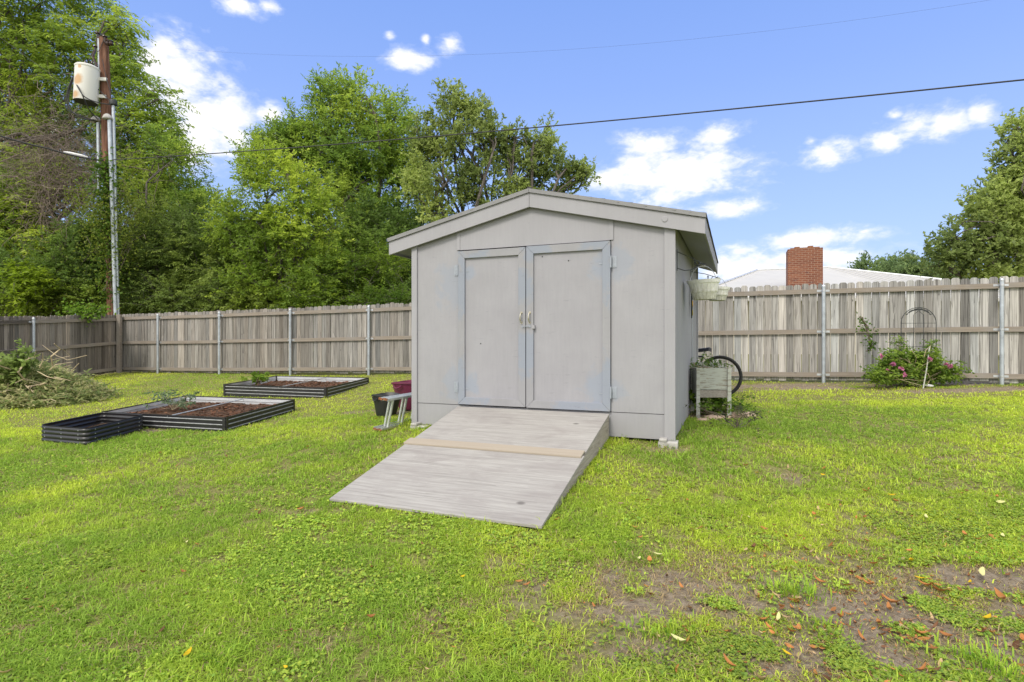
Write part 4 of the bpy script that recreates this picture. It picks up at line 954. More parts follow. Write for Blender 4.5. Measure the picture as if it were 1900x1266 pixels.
# ---------------------------------------------------------------- utility pole
PY = 18.6
def pole():
    b = P(214, 640, PY); tp = P(192, 72, PY); b[2] = float(gz0(b[0], b[1]))-.1
    root = thing('utility_pole', 'brown wooden utility pole carrying a rust-stained white transformer', 'utility pole', b)
    L = lambda u, v, dy=0: P(u, v, PY+dy)-b
    m = MB(); m.tube([np.zeros(3)]+[L(214+(192-214)*t, 640+(72-640)*t) for t in (.25,.5,.75,1)], [.19,.18,.17,.155,.14], 14); m.build('pole_shaft', M['pole'], root, smooth=True)
    # transformer
    c = L(159, 190, -.38); h = (190-127)/F*PY; rd = 18.5/F*PY
    tk = bpy.data.objects.new('tmp', None); bpy.data.objects.remove(tk)
    m = MB(); m.lathe((0,0,0), [(.001,.02),(rd*.9,.015),(rd*.98,.0),(rd,.03),(rd,h-.05),(rd*1.03,h-.045),(rd*1.04,h),(rd*.95,h+.03),(rd*.5,h+.07),(.001,h+.08)], 28)
    t_ = m.build('transformer', M['tank'], root, smooth=True); t_.location = c; t_.rotation_euler = (0, R(3), 0)
    for k in (.75, .25):
        q = MB(); q.obox((rd+.08, .16, h*k), (.11,0,0), (0,.03,0), (0,0,.05)); q.build('mounting_arm', M['tank'], t_)
    q = MB(); q.lathe((0,0,0), [(.001,-.006),(rd*.99,-.006),(rd*.99,-.001),(.001,-.001)], 28); q.build('tank_bottom', M['iron'], t_)
    q = MB()
    for x in (-.12, .1): q.lathe((x, .05, h+.04), [(.03,0),(.03,.06),(.055,.07),(.03,.09),(.055,.11),(.03,.13),(.02,.2),(.001,.22)], 10)
    for k, zz in enumerate((.92, .86, .8)): q.lathe((-rd-.03, -.06+.06*k, h*zz), [(.001,-.04),(.03,-.03),(.045,0),(.03,.03),(.001,.04)], 8)
    q.build('bushing', M['ceramic'], t_, smooth=True)
    # pins, insulators and cut-out at the top
    m = MB(); m.tube([L(183,72,-.1), L(184,150,-.1)], .035, 8); m.build('top_bracket', M['pipe'], root)
    for (u, v) in ((200,80),(206,80)):
        m = MB(); c2 = L(u, v, -.16); m.lathe(c2, [(.001,-.09),(.05,-.08),(.085,-.05),(.06,-.02),(.06,.02),(.085,.05),(.05,.08),(.001,.09)], 12); m.build('insulator', M['ceramic'], root, smooth=True)
    for (u, v) in ((181,62),(194,68),(177,87)):
        m = MB(); c2 = L(u, v, -.1); m.lathe(c2, [(.001,.03),(.08,.015),(.085,-.01),(.03,-.03),(.02,-.2)], 10); m.build('insulator', M['ceramic'], root, smooth=True)
    m = MB(); m.tube([L(177,92,-.15), L(172,104,-.2), L(180,124,-.2)], [.03,.045,.03], 8); m.build('fuse_cutout', M['ceramic'], root)
    # three conduits with weatherheads
    for (u0, v0, u1, v1, rr_, dy, hd) in ((182,226,184,352,.05,-.05,0),(203,222,217,660,.058,-.32,1),(210,195,221,660,.048,-.24,2)):
        m = MB(); m.tube([L(u0, v0, dy), L((u0+u1)/2, (v0+v1)/2, dy), L(u1, v1, dy)], rr_, 12); cd = m.build('conduit', M['pipe'], root, smooth=True)
        m = MB(); c2 = L(u0, v0, dy)
        if hd == 2: m.lathe(c2, [(.05,-.02),(.11,.0),(.12,.08),(.10,.16),(.001,.18)], 12)
        else: m.lathe(c2+np.array([-.05 if hd else -.06,-.02,0]), [(.06,-.03),(.14,.0),(.15,.03),(.11,.12),(.05,.17),(.001,.18)], 12)
        m.build('weatherhead', M['concrete'] if hd != 2 else M['iron'], cd, smooth=True)
    m = MB()   # looping leads
    def lead(pts, r_=.018): 
        P0 = [L(*p) for p in pts]; out = []
        for i in range(len(P0)-1):
            p0, p1, p2, p3 = P0[max(i-1,0)], P0[i], P0[i+1], P0[min(i+2,len(P0)-1)]
            for t in np.linspace(0, 1, 7)[:-1]:
                out.append(.5*((2*p1)+(-p0+p2)*t+(2*p0-5*p1+4*p2-p3)*t*t+(-p0+3*p1-3*p2+p3)*t**3))
        m.tube(out+[P0[-1]], r_, 5)
    lead([(136,142,-.4),(126,170,-.5),(125,195,-.5),(140,213,-.45),(165,222,-.3),(182,222,-.1)])
    lead([(136,146,-.4),(127,180,-.5),(132,205,-.5),(155,220,-.4),(182,225,-.1)])
    lead([(138,150,-.6),(155,178,-.85),(180,190,-.5),(207,195,-.3)]); lead([(140,152,-.6),(152,175,-.85),(165,203,-.6),(182,222,-.2)])
    lead([(137,140,-.4),(128,160,-.5),(122,200,-.5),(150,215,-.4),(180,226,-.1)], .014)
    lead([(190,110,-.2),(196,140,-.22),(203,165,-.26),(208,190,-.3)], .01); lead([(181,165,-.3),(195,178,-.3),(209,192,-.3)], .014)
    lead([(176,90,-.15),(165,110,-.3),(158,124,-.35)], .01); lead([(194,70,-.1),(183,95,-.2),(176,92,-.2)], .01)
    m.build('leads', M['wire'], root)
pole()
def ivy(name, label, cat, pts, n, pal, seed, L=.09, W=.07, rad=.3, par=None):
    "ivy: stems with broad leaves round a line of points"
    r = np.random.default_rng(seed); pts = [np.asarray(p, float) for p in pts]; root = thing(name, label, cat, pts[0]); o = pts[0]
    t = r.random(n)*(len(pts)-1); i = t.astype(int); f = (t-i)[:, None]; A_ = np.array(pts); pos = A_[i]*(1-f)+A_[np.minimum(i+1, len(pts)-1)]*f
    pos = pos+r.normal(0, 1, (n, 3))*rad*np.array([1,.8,.8])*(.5+r.random(n))[:, None]
    d = unit(r.normal(0, 1, (n, 3))+np.array([0,-.4,-.1])); nr = unit(r.normal(0,.5,(n,3))+np.array([0,-.5,.7]))
    V = leaf_quads(pos, d, nr, L*(.6+.8*r.random(n)), W*(.6+.8*r.random(n))).reshape(-1, 3)-o
    pal = np.array(pal); g = r.random(n)[:, None]; c = np.repeat(pal[0]*(1-g)+pal[1]*g, 4, 0)
    m = MB(); rr = random.Random(seed)
    for k in range(5): m.tube([p-o+np.array([rr.gauss(0,rad*.4), rr.gauss(0,rad*.3), 0]) for p in pts], .008, 4)
    m.build('stem', M['dead'], root); npmesh('foliage', V, np.arange(len(V)).reshape(-1, 4), M['leaf'], root, col=c, k=4)
    return root
ivy('ivy', 'dark green ivy climbing the utility pole between its conduits', 'ivy', [P(196,295,18.35),P(198,330,18.3),P(200,370,18.4),P(200,420,18.4),P(206,480,18.45),P(210,560,18.5)], 1900, [(.05,.11,.015),(.13,.23,.02)], 41, .11, .08, .20)
ivy('vine', 'pale yellow-green creeper bushing out round the middle of the utility pole', 'vine', [P(150,350,18.5),P(170,380,18.4),P(195,395,18.3),P(185,430,18.4),P(230,360,18.6),P(245,390,18.6),P(215,430,18.4),P(180,470,18.4),P(235,450,18.6),P(190,540,18.3)], 4200, [(.11,.17,.02),(.26,.31,.04)], 42, .075, .05, .38)
ivy('vine', 'bright green creeper spilling over the top of the side fence', 'vine', [P(125,578,16.0),P(150,576,16.0),P(165,585,15.9),P(190,572,16.2)], 420, [(.10,.20,.02),(.2,.33,.03)], 43, .09, .075, .13)
ivy('vine', 'small climbing vine with two leafy sprays pinned on the back fence', 'vine', [P(1597,588,10.42),P(1607,605,10.4),P(1612,622,10.4),P(1615,640,10.4),P(1613,652,10.4)], 150, [(.05,.11,.015),(.13,.22,.02)], 44, .055, .035, .055)
# ---------------------------------------------------------------- wires
def wire(name, label, pts, r_, sag=0, extra=None):
    a = np.array(pts[0]); m = MB(); full = []
    for i in range(len(pts)-1):
        for t in np.linspace(0, 1, 25)[:None if i == len(pts)-2 else -1]:
            p = np.array(pts[i])*(1-t)+np.array(pts[i+1])*t; p[2] -= sag*4*t*(1-t); full.append(p-a)
    o = m_ = m.tube(full, r_, 6) or m.build(name, M['wire'], None, smooth=True); o.location = a
    return tag(o, label, 'power line')
wire('power_line', 'thick black power cable crossing the sky above the shed roof', [P(206,297,PY-.3), P(1960,142,9.0)], .0135, .12)
wire('power_line', 'thin upper wire running faintly across the sky from the pole top', [P(206,78,PY), P(1960,-20,12)], .0015, .9)
w3 = wire('power_line', 'black cable with a pale splice running to the pole from the left frame edge', [P(-60,232,16.5), P(90,276,17.6), P(192,298,PY-.3)], .026, .05)
m = MB(); a = np.array(w3.location); p, q = P(118,282,17.85)-a, P(163,292,18.2)-a; m.tube([p, p*.75+q*.25, p*.25+q*.75, q], [.02,.05,.05,.02], 8); m.build('splice', M['white_plastic'], w3, smooth=True)
wire('power_line', 'thin grey wire slanting down through the trees behind the pole', [P(-40,40,21), P(500,420,21)], .008, .1)
# ---------------------------------------------------------------- neighbour's house
def house():
    c = np.array([14, 28, 0.]); root = thing('house', 'neighbouring house with a white ribbed metal hip roof and red brick chimney', 'house', (14, 28, .2))
    o = np.array([14, 28, .2]); e0, e1, e2, e3 = [np.array(p) for p in ((6.3,20.3,2.62),(22.2,20.9,2.62),(22.2,36,2.62),(6.3,36,2.62))]; r0, r1 = P(1405,502,28), P(1538,497,28)
    m = MB(); q = [p-o for p in (e0,e1,e2,e3,r0,r1)]; m.add(q, [(0,1,5,4),(1,2,5),(2,3,4,5),(3,0,4)]); m.add([p-np.array([0,0,.12]) for p in q[:4]], [(0,1,2,3)]); m.add(q[:4]+[p-np.array([0,0,.12]) for p in q[:4]], [(0,4,5,1),(1,5,6,2),(2,6,7,3),(3,7,4,0)])
    rf = m.build('roof', M['roof_white'], root)
    m = MB()
    n = np.cross(e1-e0, r0-e0); n = n/np.linalg.norm(n)
    for k in range(1, 52):       # standing ribs on the near slope and on the left hip
        t = k/52; a = e0+(e1-e0)*t; x = a[0]
        def ridge_y(x):
            if x < r0[0]: s = (x-e0[0])/(r0[0]-e0[0]); return e0+(r0-e0)*s
            if x > r1[0]: s = (e1[0]-x)/(e1[0]-r1[0]); return e1+(r1-e1)*s
            s = (x-r0[0])/(r1[0]-r0[0]); return r0+(r1-r0)*s
        b = ridge_y(x); m.tube([a-o+n*.01, b-o+n*.01], .024, 4)
    m.build('roof_ribs', M['roof_white'], rf)
    m = MB()
    for a, b in ((e0,r0),(r0,r1),(r1,e1)): m.tube([a-o+np.array([0,0,.03]), b-o+np.array([0,0,.03])], .05, 6)
    m.build('ridge_cap', M['galv_in'], rf)
    m = MB(); m.box(6.9-o[0], 21.6-o[0], 21.5-o[1], 35.3-o[1], -.3, 2.36); m.build('wall', M['cream'], root)
    Yc = 21.8; a = P(1461,640,Yc); b = P(1527,461,Yc)
    cm = (a+b)/2-o; hw = .61; ht = b[2]-o[2]
    m = MB(); m.box(-hw, hw, 0, .9, -.2-0, ht); ch = m.build('chimney', M['brick'], root); ch.location = (cm[0], cm[1], 0); ch.rotation_euler = (0, 0, R(-22))
    m = MB(); m.box(-hw+.1, hw-.1, .1, .8, ht+.001, ht+.05)
    m.box(-hw+.25, -hw+.43, .1, .6, ht+.05, ht+.09); m.box(hw-.5, hw-.32, .1, .6, ht+.05, ht+.1); m.build('chimney_cap', M['rust'], ch)
house()
# ---------------------------------------------------------------- brush pile
def brush():
    r = np.random.default_rng(3); rr = random.Random(3)
    o = np.array([-10.0, 11.6, -.25]); root = thing('brush_pile', 'heap of cut green brush and bare stems by the dark side fence', 'brush pile', o)
    def top(x, y): return np.maximum(0, .82*np.exp(-(((x+.35)/.8)**2+(y/.75)**2))+.46*np.exp(-(((x-.75)/.55)**2+((y+.05)/.5)**2))+.5*np.exp(-(((x+1.7)/.8)**2+(y/.8)**2)))*(.75+.5*fbm(x*2.5, y*2.5, s=91))
    n = 4200; x, y = r.uniform(-2.4,1.45,n), r.uniform(-1.1,1.1,n); h = top(x, y); k = h > .05; x, y, h = x[k], y[k], h[k]; n = len(x)
    gzv = gz0(o[0]+x, o[1]+y)-o[2]; pos = np.stack([x, y, gzv+h*(.45+.6*r.random(n))], -1)
    d = unit(np.stack([r.normal(.2,1,n), r.normal(-.2,1,n), r.normal(.1,.5,n)], -1))
    pal = np.array([(.22,.29,.10),(.37,.42,.16),(.52,.50,.25)]); cols = pal[r.integers(0,3,n)]
    V, C_ = sprigs(r, pos, d, 9, .28*np.ones(n), .075, .026, cols, 'alt', .15)
    npmesh('green_brush', V, np.arange(len(V)).reshape(-1, 4), M['leaf'], root, col=C_, k=4)
    n = 900; x, y = r.normal(-1.35,.55,n), r.normal(-.75,.28,n); z = gz0(o[0]+x, o[1]+y)-o[2]+.03+.22*r.random(n)*np.exp(-((x+1.4)/.8)**2)
    V = leaf_quads(np.stack([x,y,z],-1), unit(r.normal(0,1,(n,3))*np.array([1,1,.4])), unit(r.normal(0,.5,(n,3))+np.array([0,0,1])), .12*(.6+.8*r.random(n)), .07*(.6+.8*r.random(n))).reshape(-1,3)
    npmesh('dry_leaves', V, np.arange(len(V)).reshape(-1,4), M['dryleaf'], root, col=np.repeat(np.array([(.55,.44,.24)])*(.5+.8*r.random(n))[:,None],4,0), k=4)
    m = MB()
    L = lambda u, v, Y=11.0: P(u, v, Y)-o
    for pts, w in (([(37,740),(38,715),(45,690),(45,660)],.018),([(48,742),(52,730),(52,722)],.022),([(45,715),(70,735),(80,742)],.014),([(85,680),(95,662),(105,648),(112,638)],.014),([(78,682),(85,668),(95,655)],.01),([(110,686),(122,676),(138,672)],.01),([(135,688),(150,674)],.010),([(20,686),(8,675),(4,668)],.012),([(50,718),(70,714),(95,710)],.016),
                   ([(30,740),(48,752)],.018),([(65,728),(80,716)],.012),([(0,735),(20,725),(40,722)],.014),([(60,690),(85,700),(120,705)],.010),([(95,700),(125,707)],.01),([(150,660),(128,668),(112,660),(85,640)],.006),([(5,745),(25,748)],.012),([(104,668),(118,661),(138,648)],.005),([(60,668),(75,662),(92,650)],.006)):
        m.tube([L(*p)+np.array([0,rr.gauss(0,.15),0]) for p in pts], [w]*(len(pts)-1)+[w*.6], 5)
    for _ in range(90):
        a = np.array([rr.uniform(-2.2,1.3), rr.uniform(-.9,.6), 0]); a[2] = float(top(a[0:1], a[1:2])[0])*.9+.02; b = a+np.array([rr.gauss(0,.4), rr.gauss(-.1,.3), rr.gauss(.02,.15)]); b[2] = max(b[2], .0)
        m.tube(curve(a, b, .1, 4, rr), .003+.003*rr.random(), 4)
    m.build('stems', M['twig'], root)
    # the upright leafy cuttings
    for pos in (np.array([L(44+rr.gauss(0,9), 672+rr.gauss(0,13), 11.1) for _ in range(34)]), np.array([L(14+rr.gauss(0,9), 692+rr.gauss(0,14), 11.1) for _ in range(36)])):
        n = len(pos)
        V, C_ = sprigs(r, pos, unit(r.normal(0,1,(n,3))+np.array([0,0,.5])), 9, .2*np.ones(n), .09, .05, np.array([(.22,.30,.08)])*(.6+.9*r.random(n))[:,None], 'alt', .1)
        npmesh('upright_cutting', V, np.arange(len(V)).reshape(-1,4), M['leaf'], root, col=C_, k=4)
brush()
# ---------------------------------------------------------------- things round the shed
def gl(u, v): g = G(u, v); return np.array([g[0], g[1], float(gz0(g[0], g[1]))])
def tub(name, label, cat, c, r0, r1, h, mat, tilt=0, rim=.015, handles=True):
    root = thing(name, label, cat, c); root.rotation_euler = (tilt*.6, tilt, .5)
    def wob(p, n=40): return p
    m = MB(); m.lathe((0,0,0), [(.001,0),(r0*.96,0),(r0,.012),(r0+(r1-r0)*.5,h*.5),(r1,h-.02),(r1+rim,h-.018),(r1+rim,h+.004),(r1,h+.008),(r1-.008,h),(r0+(r1-r0)*.5-.008,h*.5),(r0-.01,.02),(.001,.016)], 36)
    v = []
    for p in m.v:   # a flexible rim: slightly out of round
        a = math.atan2(p[1], p[0]); k = (p[2]/h)**2; v.append((p[0]*(1+.03*k*math.cos(2*a+.6)), p[1]*(1-.03*k*math.cos(2*a+.6)), p[2]+.012*k*math.sin(2*a)))
    m.v = v; m.build('bowl', mat, root, smooth=True)
    m = MB()
    for a in (.4, .4+math.pi):
        q = [np.array([math.cos(a+b)*(r1+rim+.004), math.sin(a+b)*(r1+rim+.004), h-.03-.045*math.sin(math.pi*(b+.28)/.56)]) for b in np.linspace(-.28, .28, 9)]; m.tube(q, .010, 6)
    m.build('handle', mat, root, smooth=True)
    return root
tub('tub', 'maroon plastic tub behind the black bucket, against the shed wall', 'tub', (-1.50, 8.62, -.0), .24, .33, .40, M['maroon_plastic'])
tub('bucket', 'black rubber bucket standing on the grass in front of the maroon tub', 'bucket', (-1.78, 7.92, -.03), .135, .195, .30, M['black_plastic'], .04)
def ladder():
    L0 = np.array([-1.56, 6.60, 0]); md = np.array([.3734,.9277,0]); md /= np.linalg.norm(md); pn = np.array([.9277,-.3734,0])
    L0[2] = -.03; root = thing('ladder', 'old aluminium extension ladder lying on edge by the shed wall', 'ladder', L0)
    upv = np.array([0,0,1.])*math.cos(.22)+pn*math.sin(.22); ln = 2.5; H = .38; nr = np.cross(md, upv)
    for k, off in enumerate((0, .085)):
        sec = MB(); o = pn*-off+md*.03*k
        for hgt in (0, H):
            c = o+upv*(hgt+.012)+md*(ln/2)
            sec.obox(c, md*ln/2, nr*.0025, upv*.0); sec.obox(c+nr*.0, md*ln/2, nr*.026, upv*.0035)      # web laid flat
            for s in (-1, 1): sec.obox(c+nr*s*.025+upv*(.012 if hgt == 0 else -.012), md*ln/2, nr*.0025, upv*.012)
        rs = sec.build('side_rail', M['aluminium'], root)
        for j in range(8):
            rg = MB(); p = o+md*(.16+.30*j+.03*k); rg.tube([p+upv*.012, p+upv*(H+.010)], .0165, 10); rg.build('rung', M['aluminium'], root, smooth=True)
        e = MB(); e.obox(o+upv*(H+.005)+md*.0, md*.012, nr*.027, upv*.012); e.obox(o+upv*.016+md*.0, md*.010, nr*.027, upv*.009); e.build('end_cap', M['rust'], root)
ladder()
def basket(c, r1, r0, h, hang, label, tilt):
    root = thing('hanging_basket', label, 'basket', c, 0, 'white baskets hung on the shed wall'); root.rotation_euler = (0, tilt, .3)
    m = MB(); n = 22
    for k in range(n):      # upright slats
        a0, a1 = 2*math.pi*(k+.03)/n, 2*math.pi*(k+.97)/n
        def q(a, r_, z): return np.array([math.cos(a)*r_, math.sin(a)*r_, z])
        pts = [q(a0,r0,0), q(a1,r0,0), q(a1,r1,h), q(a0,r1,h)]; dd_ = -q((a0+a1)/2, .005, 0); m.prism(pts, dd_)
    m.build('slats', M['basket'], root)
    for z0, z1, t in ((h-.035, h+.004, .011),(h*.36, h*.36+.022, .009)):
        b = MB(); ra, rb = r0+(r1-r0)*z0/h, r0+(r1-r0)*z1/h
        b.lathe((0,0,0), [(ra+t,z0),(rb+t,z1),(rb-.004,z1),(ra-.004,z0),(ra+t,z0)], 36); b.build('hoop', M['basket'], root)
    b = MB(); b.lathe((0,0,0), [(.001,.004),(r0,.004),(r0,.012),(.001,.012)], 24); b.build('bottom', M['basket'], root)
    b = MB(); b.tube([(r1*math.cos(t)*.99, 0, h-.02+hang*math.sin(t)) for t in np.linspace(0, math.pi, 21)], .0035, 6); bl = b.build('bail', M['steel'], root)
    b = MB(); b.tube([(-.03,0,h-.02+hang), (.03,0,h-.02+hang)], .009, 8); b.build('grip', M['old_white'], bl)
    return root
b1 = P(1307, 556, 6.62); b2 = P(1331, 558, 8.35)
basket(b1, .180, .125, .225, .19, 'larger white slatted basket hanging nearest on the shed side wall', -.05)
basket(b2, .165, .115, .19, .17, 'smaller white slatted basket hanging behind the larger one', .02)
def hanger(y, z, end, label):
    "wrought-iron plant bracket on the side wall"
    w = np.array([*shed_pt(.018, y), z]); root = thing('plant_bracket', label, 'bracket', w, 0, 'iron plant brackets on the shed'); e = np.array(end)-w
    m = MB(); m.tube([(0,0,0), e*.5+np.array([0,0,.012]), e*.92, e, e+unit(e)*.03+np.array([0,0,.02])], .005, 6)
    lo = np.array([0,0,-.17]); m.tube([lo, lo*.95+e*.25, lo*.7+e*.5, lo*.3+e*.72, e*.82], .005, 6)
    m.tube([e*.62+np.array([0,0,-.03])+np.array([0,0,1])*.03*math.sin(t)*(1-t/14)+unit(e)*.03*math.cos(t)*(1-t/14) for t in np.linspace(0, 9, 22)], .0035, 5)
    m.build('iron_scroll', M['iron'], root, smooth=True)
    m = MB(); m.obox((0,0,-.085), unit(np.array([.3734,.9277,0]))*.012, np.array([.9277,-.3734,0])*.003, (0,0,.11)); m.build('wall_plate', M['iron'], root)
hanger(.16, 1.955, b1+np.array([0,0,.405]), 'black scrolled plant bracket nearest the front corner of the shed')
hanger(2.0, 1.96, b2+np.array([0,0,.345]), 'black plant bracket holding the smaller basket further along the wall')
def ornament():
    c = np.array([*shed_pt(.03, 1.98), 1.34]); root = thing('wall_ornament', 'small dark wall ornament with yellow and red glass pieces, hung below the baskets', 'ornament', c, SA)
    m = MB(); pl = [(0,-.0,.0),(0,.05,.12),(0,.06,.25),(0,.03,.36),(0,0,.46),(0,-.03,.36),(0,-.06,.25),(0,-.05,.12)]; m.tube([np.array(p) for p in pl], .008, 6, closed=True)
    m.tube([(0,0,0),(0,0,.46)], .005, 5)
    for z in (.12,.25,.36): m.tube([(0,-.05,z),(0,.05,z)], .004, 5)
    m.build('frame', M['iron'], root)
    for z, y, c_, nm in ((.30,.02,(.55,.33,.02),'a'),(.19,-.022,(.50,.30,.02),'b'),(.19,.024,(.35,.05,.03),'c'),(.30,-.02,(.12,.16,.22),'d'),(.07,0,(.4,.3,.03),'e'),(.40,0,(.1,.12,.2),'f')):
        m = MB(); m.lathe((0,0,0), [(.001,-.006),(.02,-.004),(.022,0),(.02,.004),(.001,.006)], 12); m.v = [(p[2]+.012, p[0]+y, p[1]*1.8+z) for p in m.v]
        m.build('glass_piece', m_plain('stained_glass_piece', c_, .2, 0, .2, 20), root, smooth=True)
    m = MB(); m.tube([(0,0,.46),(.0,0,.54)], .003, 4); m.build('hook_wire', M['iron'], root)
ornament()
def planter():
    c = np.array([2.41, 7.33, 0]); c[2] = float(gz0(c[0], c[1])); root = thing('planter_box', 'flaking white wooden planter box standing on legs beside the shed', 'planter', c, R(-7))
    W, Dp, zb, zt = .43, .36, .25, .64
    for i, (za, zc) in enumerate(((zb+.105, zt),(zb, zb+.10))):
        m = MB(); m.prism([(.03,.0,za),(W-.03,.0,za+.004*i),(W-.03,.0,zc),(.03,.0,zc-.003)], (0,.02,0)); m.build('front_board', M['old_white'] if i == 0 else M['stringer'], root, bevel=.003)
    m = MB(); m.box(.03, W-.03, Dp-.02, Dp, zb, zt+.06); m.build('back_board', M['old_white'], root, bevel=.003)
    for x in (.008, W-.028):
        m = MB(); m.box(x, x+.02, .022, Dp-.022, zb, zt); m.build('side_board', M['old_white'], root, bevel=.003)
    m = MB(); m.box(.03, W-.03, .022, Dp-.022, zb+.01, zb+.03); m.build('bottom_board', M['stringer'], root)
    m = MB(); m.box(.03, W-.03, .022, Dp-.022, zt-.06, zt-.05); m.build('soil', M['soil'], root)
    for x, y, sp_ in ((-.005,-.025,0),(W-.045,-.025,.02),(-.005,Dp-.01,0),(W-.045,Dp-.01,0)):
        m = MB(); m.prism([(x,y,-.05),(x+.05,y,-.05),(x+.045+sp_*.3,y,zt+(.0 if y < 0 else .03)),(x+.004,y,zt+(.0 if y < 0 else .03))], (0,.024,0)); m.build('leg', M['old_white'], root, bevel=.003)
    return c
pc = planter()
def small_plant(name, label, cat, c, h, w, n, pal, seed, kind='alt', L=.06, W=.03, nl=8, mat='leaf', stems=True, flowers=None):
    r = np.random.default_rng(seed); rr = random.Random(seed); c = np.asarray(c, float); root = thing(name, label, cat, c)
    q = r.normal(0, 1, (n, 3)); pos = np.stack([q[:,0]*w*.4, q[:,1]*w*.35, h*(.15+.75*r.random(n))], -1)
    d = unit(np.stack([pos[:,0]/w*2, pos[:,1]/w*2, .5+0*q[:,0]], -1)+r.normal(0,.5,(n,3))); pal = np.array(pal); g = r.random(n)[:,None]
    V, C_ = sprigs(r, pos, d, nl, w*.35*(.6+.8*r.random(n)), L, W, pal[0]*(1-g)+pal[1]*g, kind, .15)
    if stems:
        m = MB()
        for i in range(0, n, max(1, n//14)): m.tube(curve((rr.gauss(0,.015),rr.gauss(0,.015),0), pos[i], .1, 4, rr), [.005,.004,.003,.002], 4)
        m.build('stem', M['twig'] if stems != 'dead' else M['dead'], root)
    npmesh('foliage', V, np.arange(len(V)).reshape(-1,4), M[mat], root, col=C_, k=4)
    return root
small_plant('potted_plant', 'small green plants growing in the flaking white planter box', 'plant', pc+np.array([.16,.18,.585]), .16, .30, 40, [(.08,.15,.03),(.17,.27,.05)], 51, 'alt', .035, .018)
small_plant('weed', 'green weeds growing at the foot of the planter box', 'weed', gl(1312,768), .22, .45, 90, [(.09,.18,.02),(.2,.32,.03)], 52, 'alt', .05, .03)
small_plant('weed', 'dry twiggy weed with few grey leaves in front of the planter box', 'weed', gl(1366,796), .30, .38, 30, [(.07,.09,.05),(.16,.15,.08)], 53, 'alt', .035, .018, stems='dead')
small_plant('weed', 'tuft of weeds under the planter leg, beside the stones', 'weed', gl(1350,768), .16, .3, 40, [(.08,.17,.02),(.2,.3,.03)], 54, 'alt', .04, .02)
small_plant('tomato_seedling', 'grey-green feathery seedling in the large raised bed', 'plant', P(322,758,9.35)-np.array([0,0,.02]), .34, .30, 42, [(.13,.2,.10),(.24,.32,.18)], 55, 'pinnate', .06, .022, 8)
small_plant('seedling', 'small light green seedling in the rear raised bed', 'plant', P(478,712,12.3), .22, .22, 26, [(.13,.24,.03),(.24,.36,.04)], 56, 'alt', .07, .045)
# stones by the planter
for u, v, s, lb in ((1322,777,.12,'flat pinkish stone half under the planter box'),(1345,776,.10,'rounded pinkish stone between two others by the planter'),(1378,773,.19,'long pale flat stone, furthest from the shed wall'),(1303,781,.09,'small reddish stone lying closest to the shed wall')):
    g = gl(u, v); m = MB(); n, k = 9, 4; r = random.Random(u); V = []
    for j, (rr_, z) in enumerate(((1,-.3),(1.02,.1),(.8,.38),(.35,.45))): V += [(s*rr_*math.cos(6.283*i/n)*(1+r.gauss(0,.09)), s*.62*rr_*math.sin(6.283*i/n)*(1+r.gauss(0,.09)), s*z*.75+r.gauss(0,.004)) for i in range(n)]
    m.add(V, [(j*n+i, j*n+(i+1)%n, (j+1)*n+(i+1)%n, (j+1)*n+i) for j in range(3) for i in range(n)]+[tuple(3*n+i for i in range(n))])
    o = m.build('stone', M['stone'], None, bevel=.006); o.location = g; o.rotation_euler = (0, 0, r.random()*.8-.4); tag(o, lb, 'stone', 'stones by the planter')
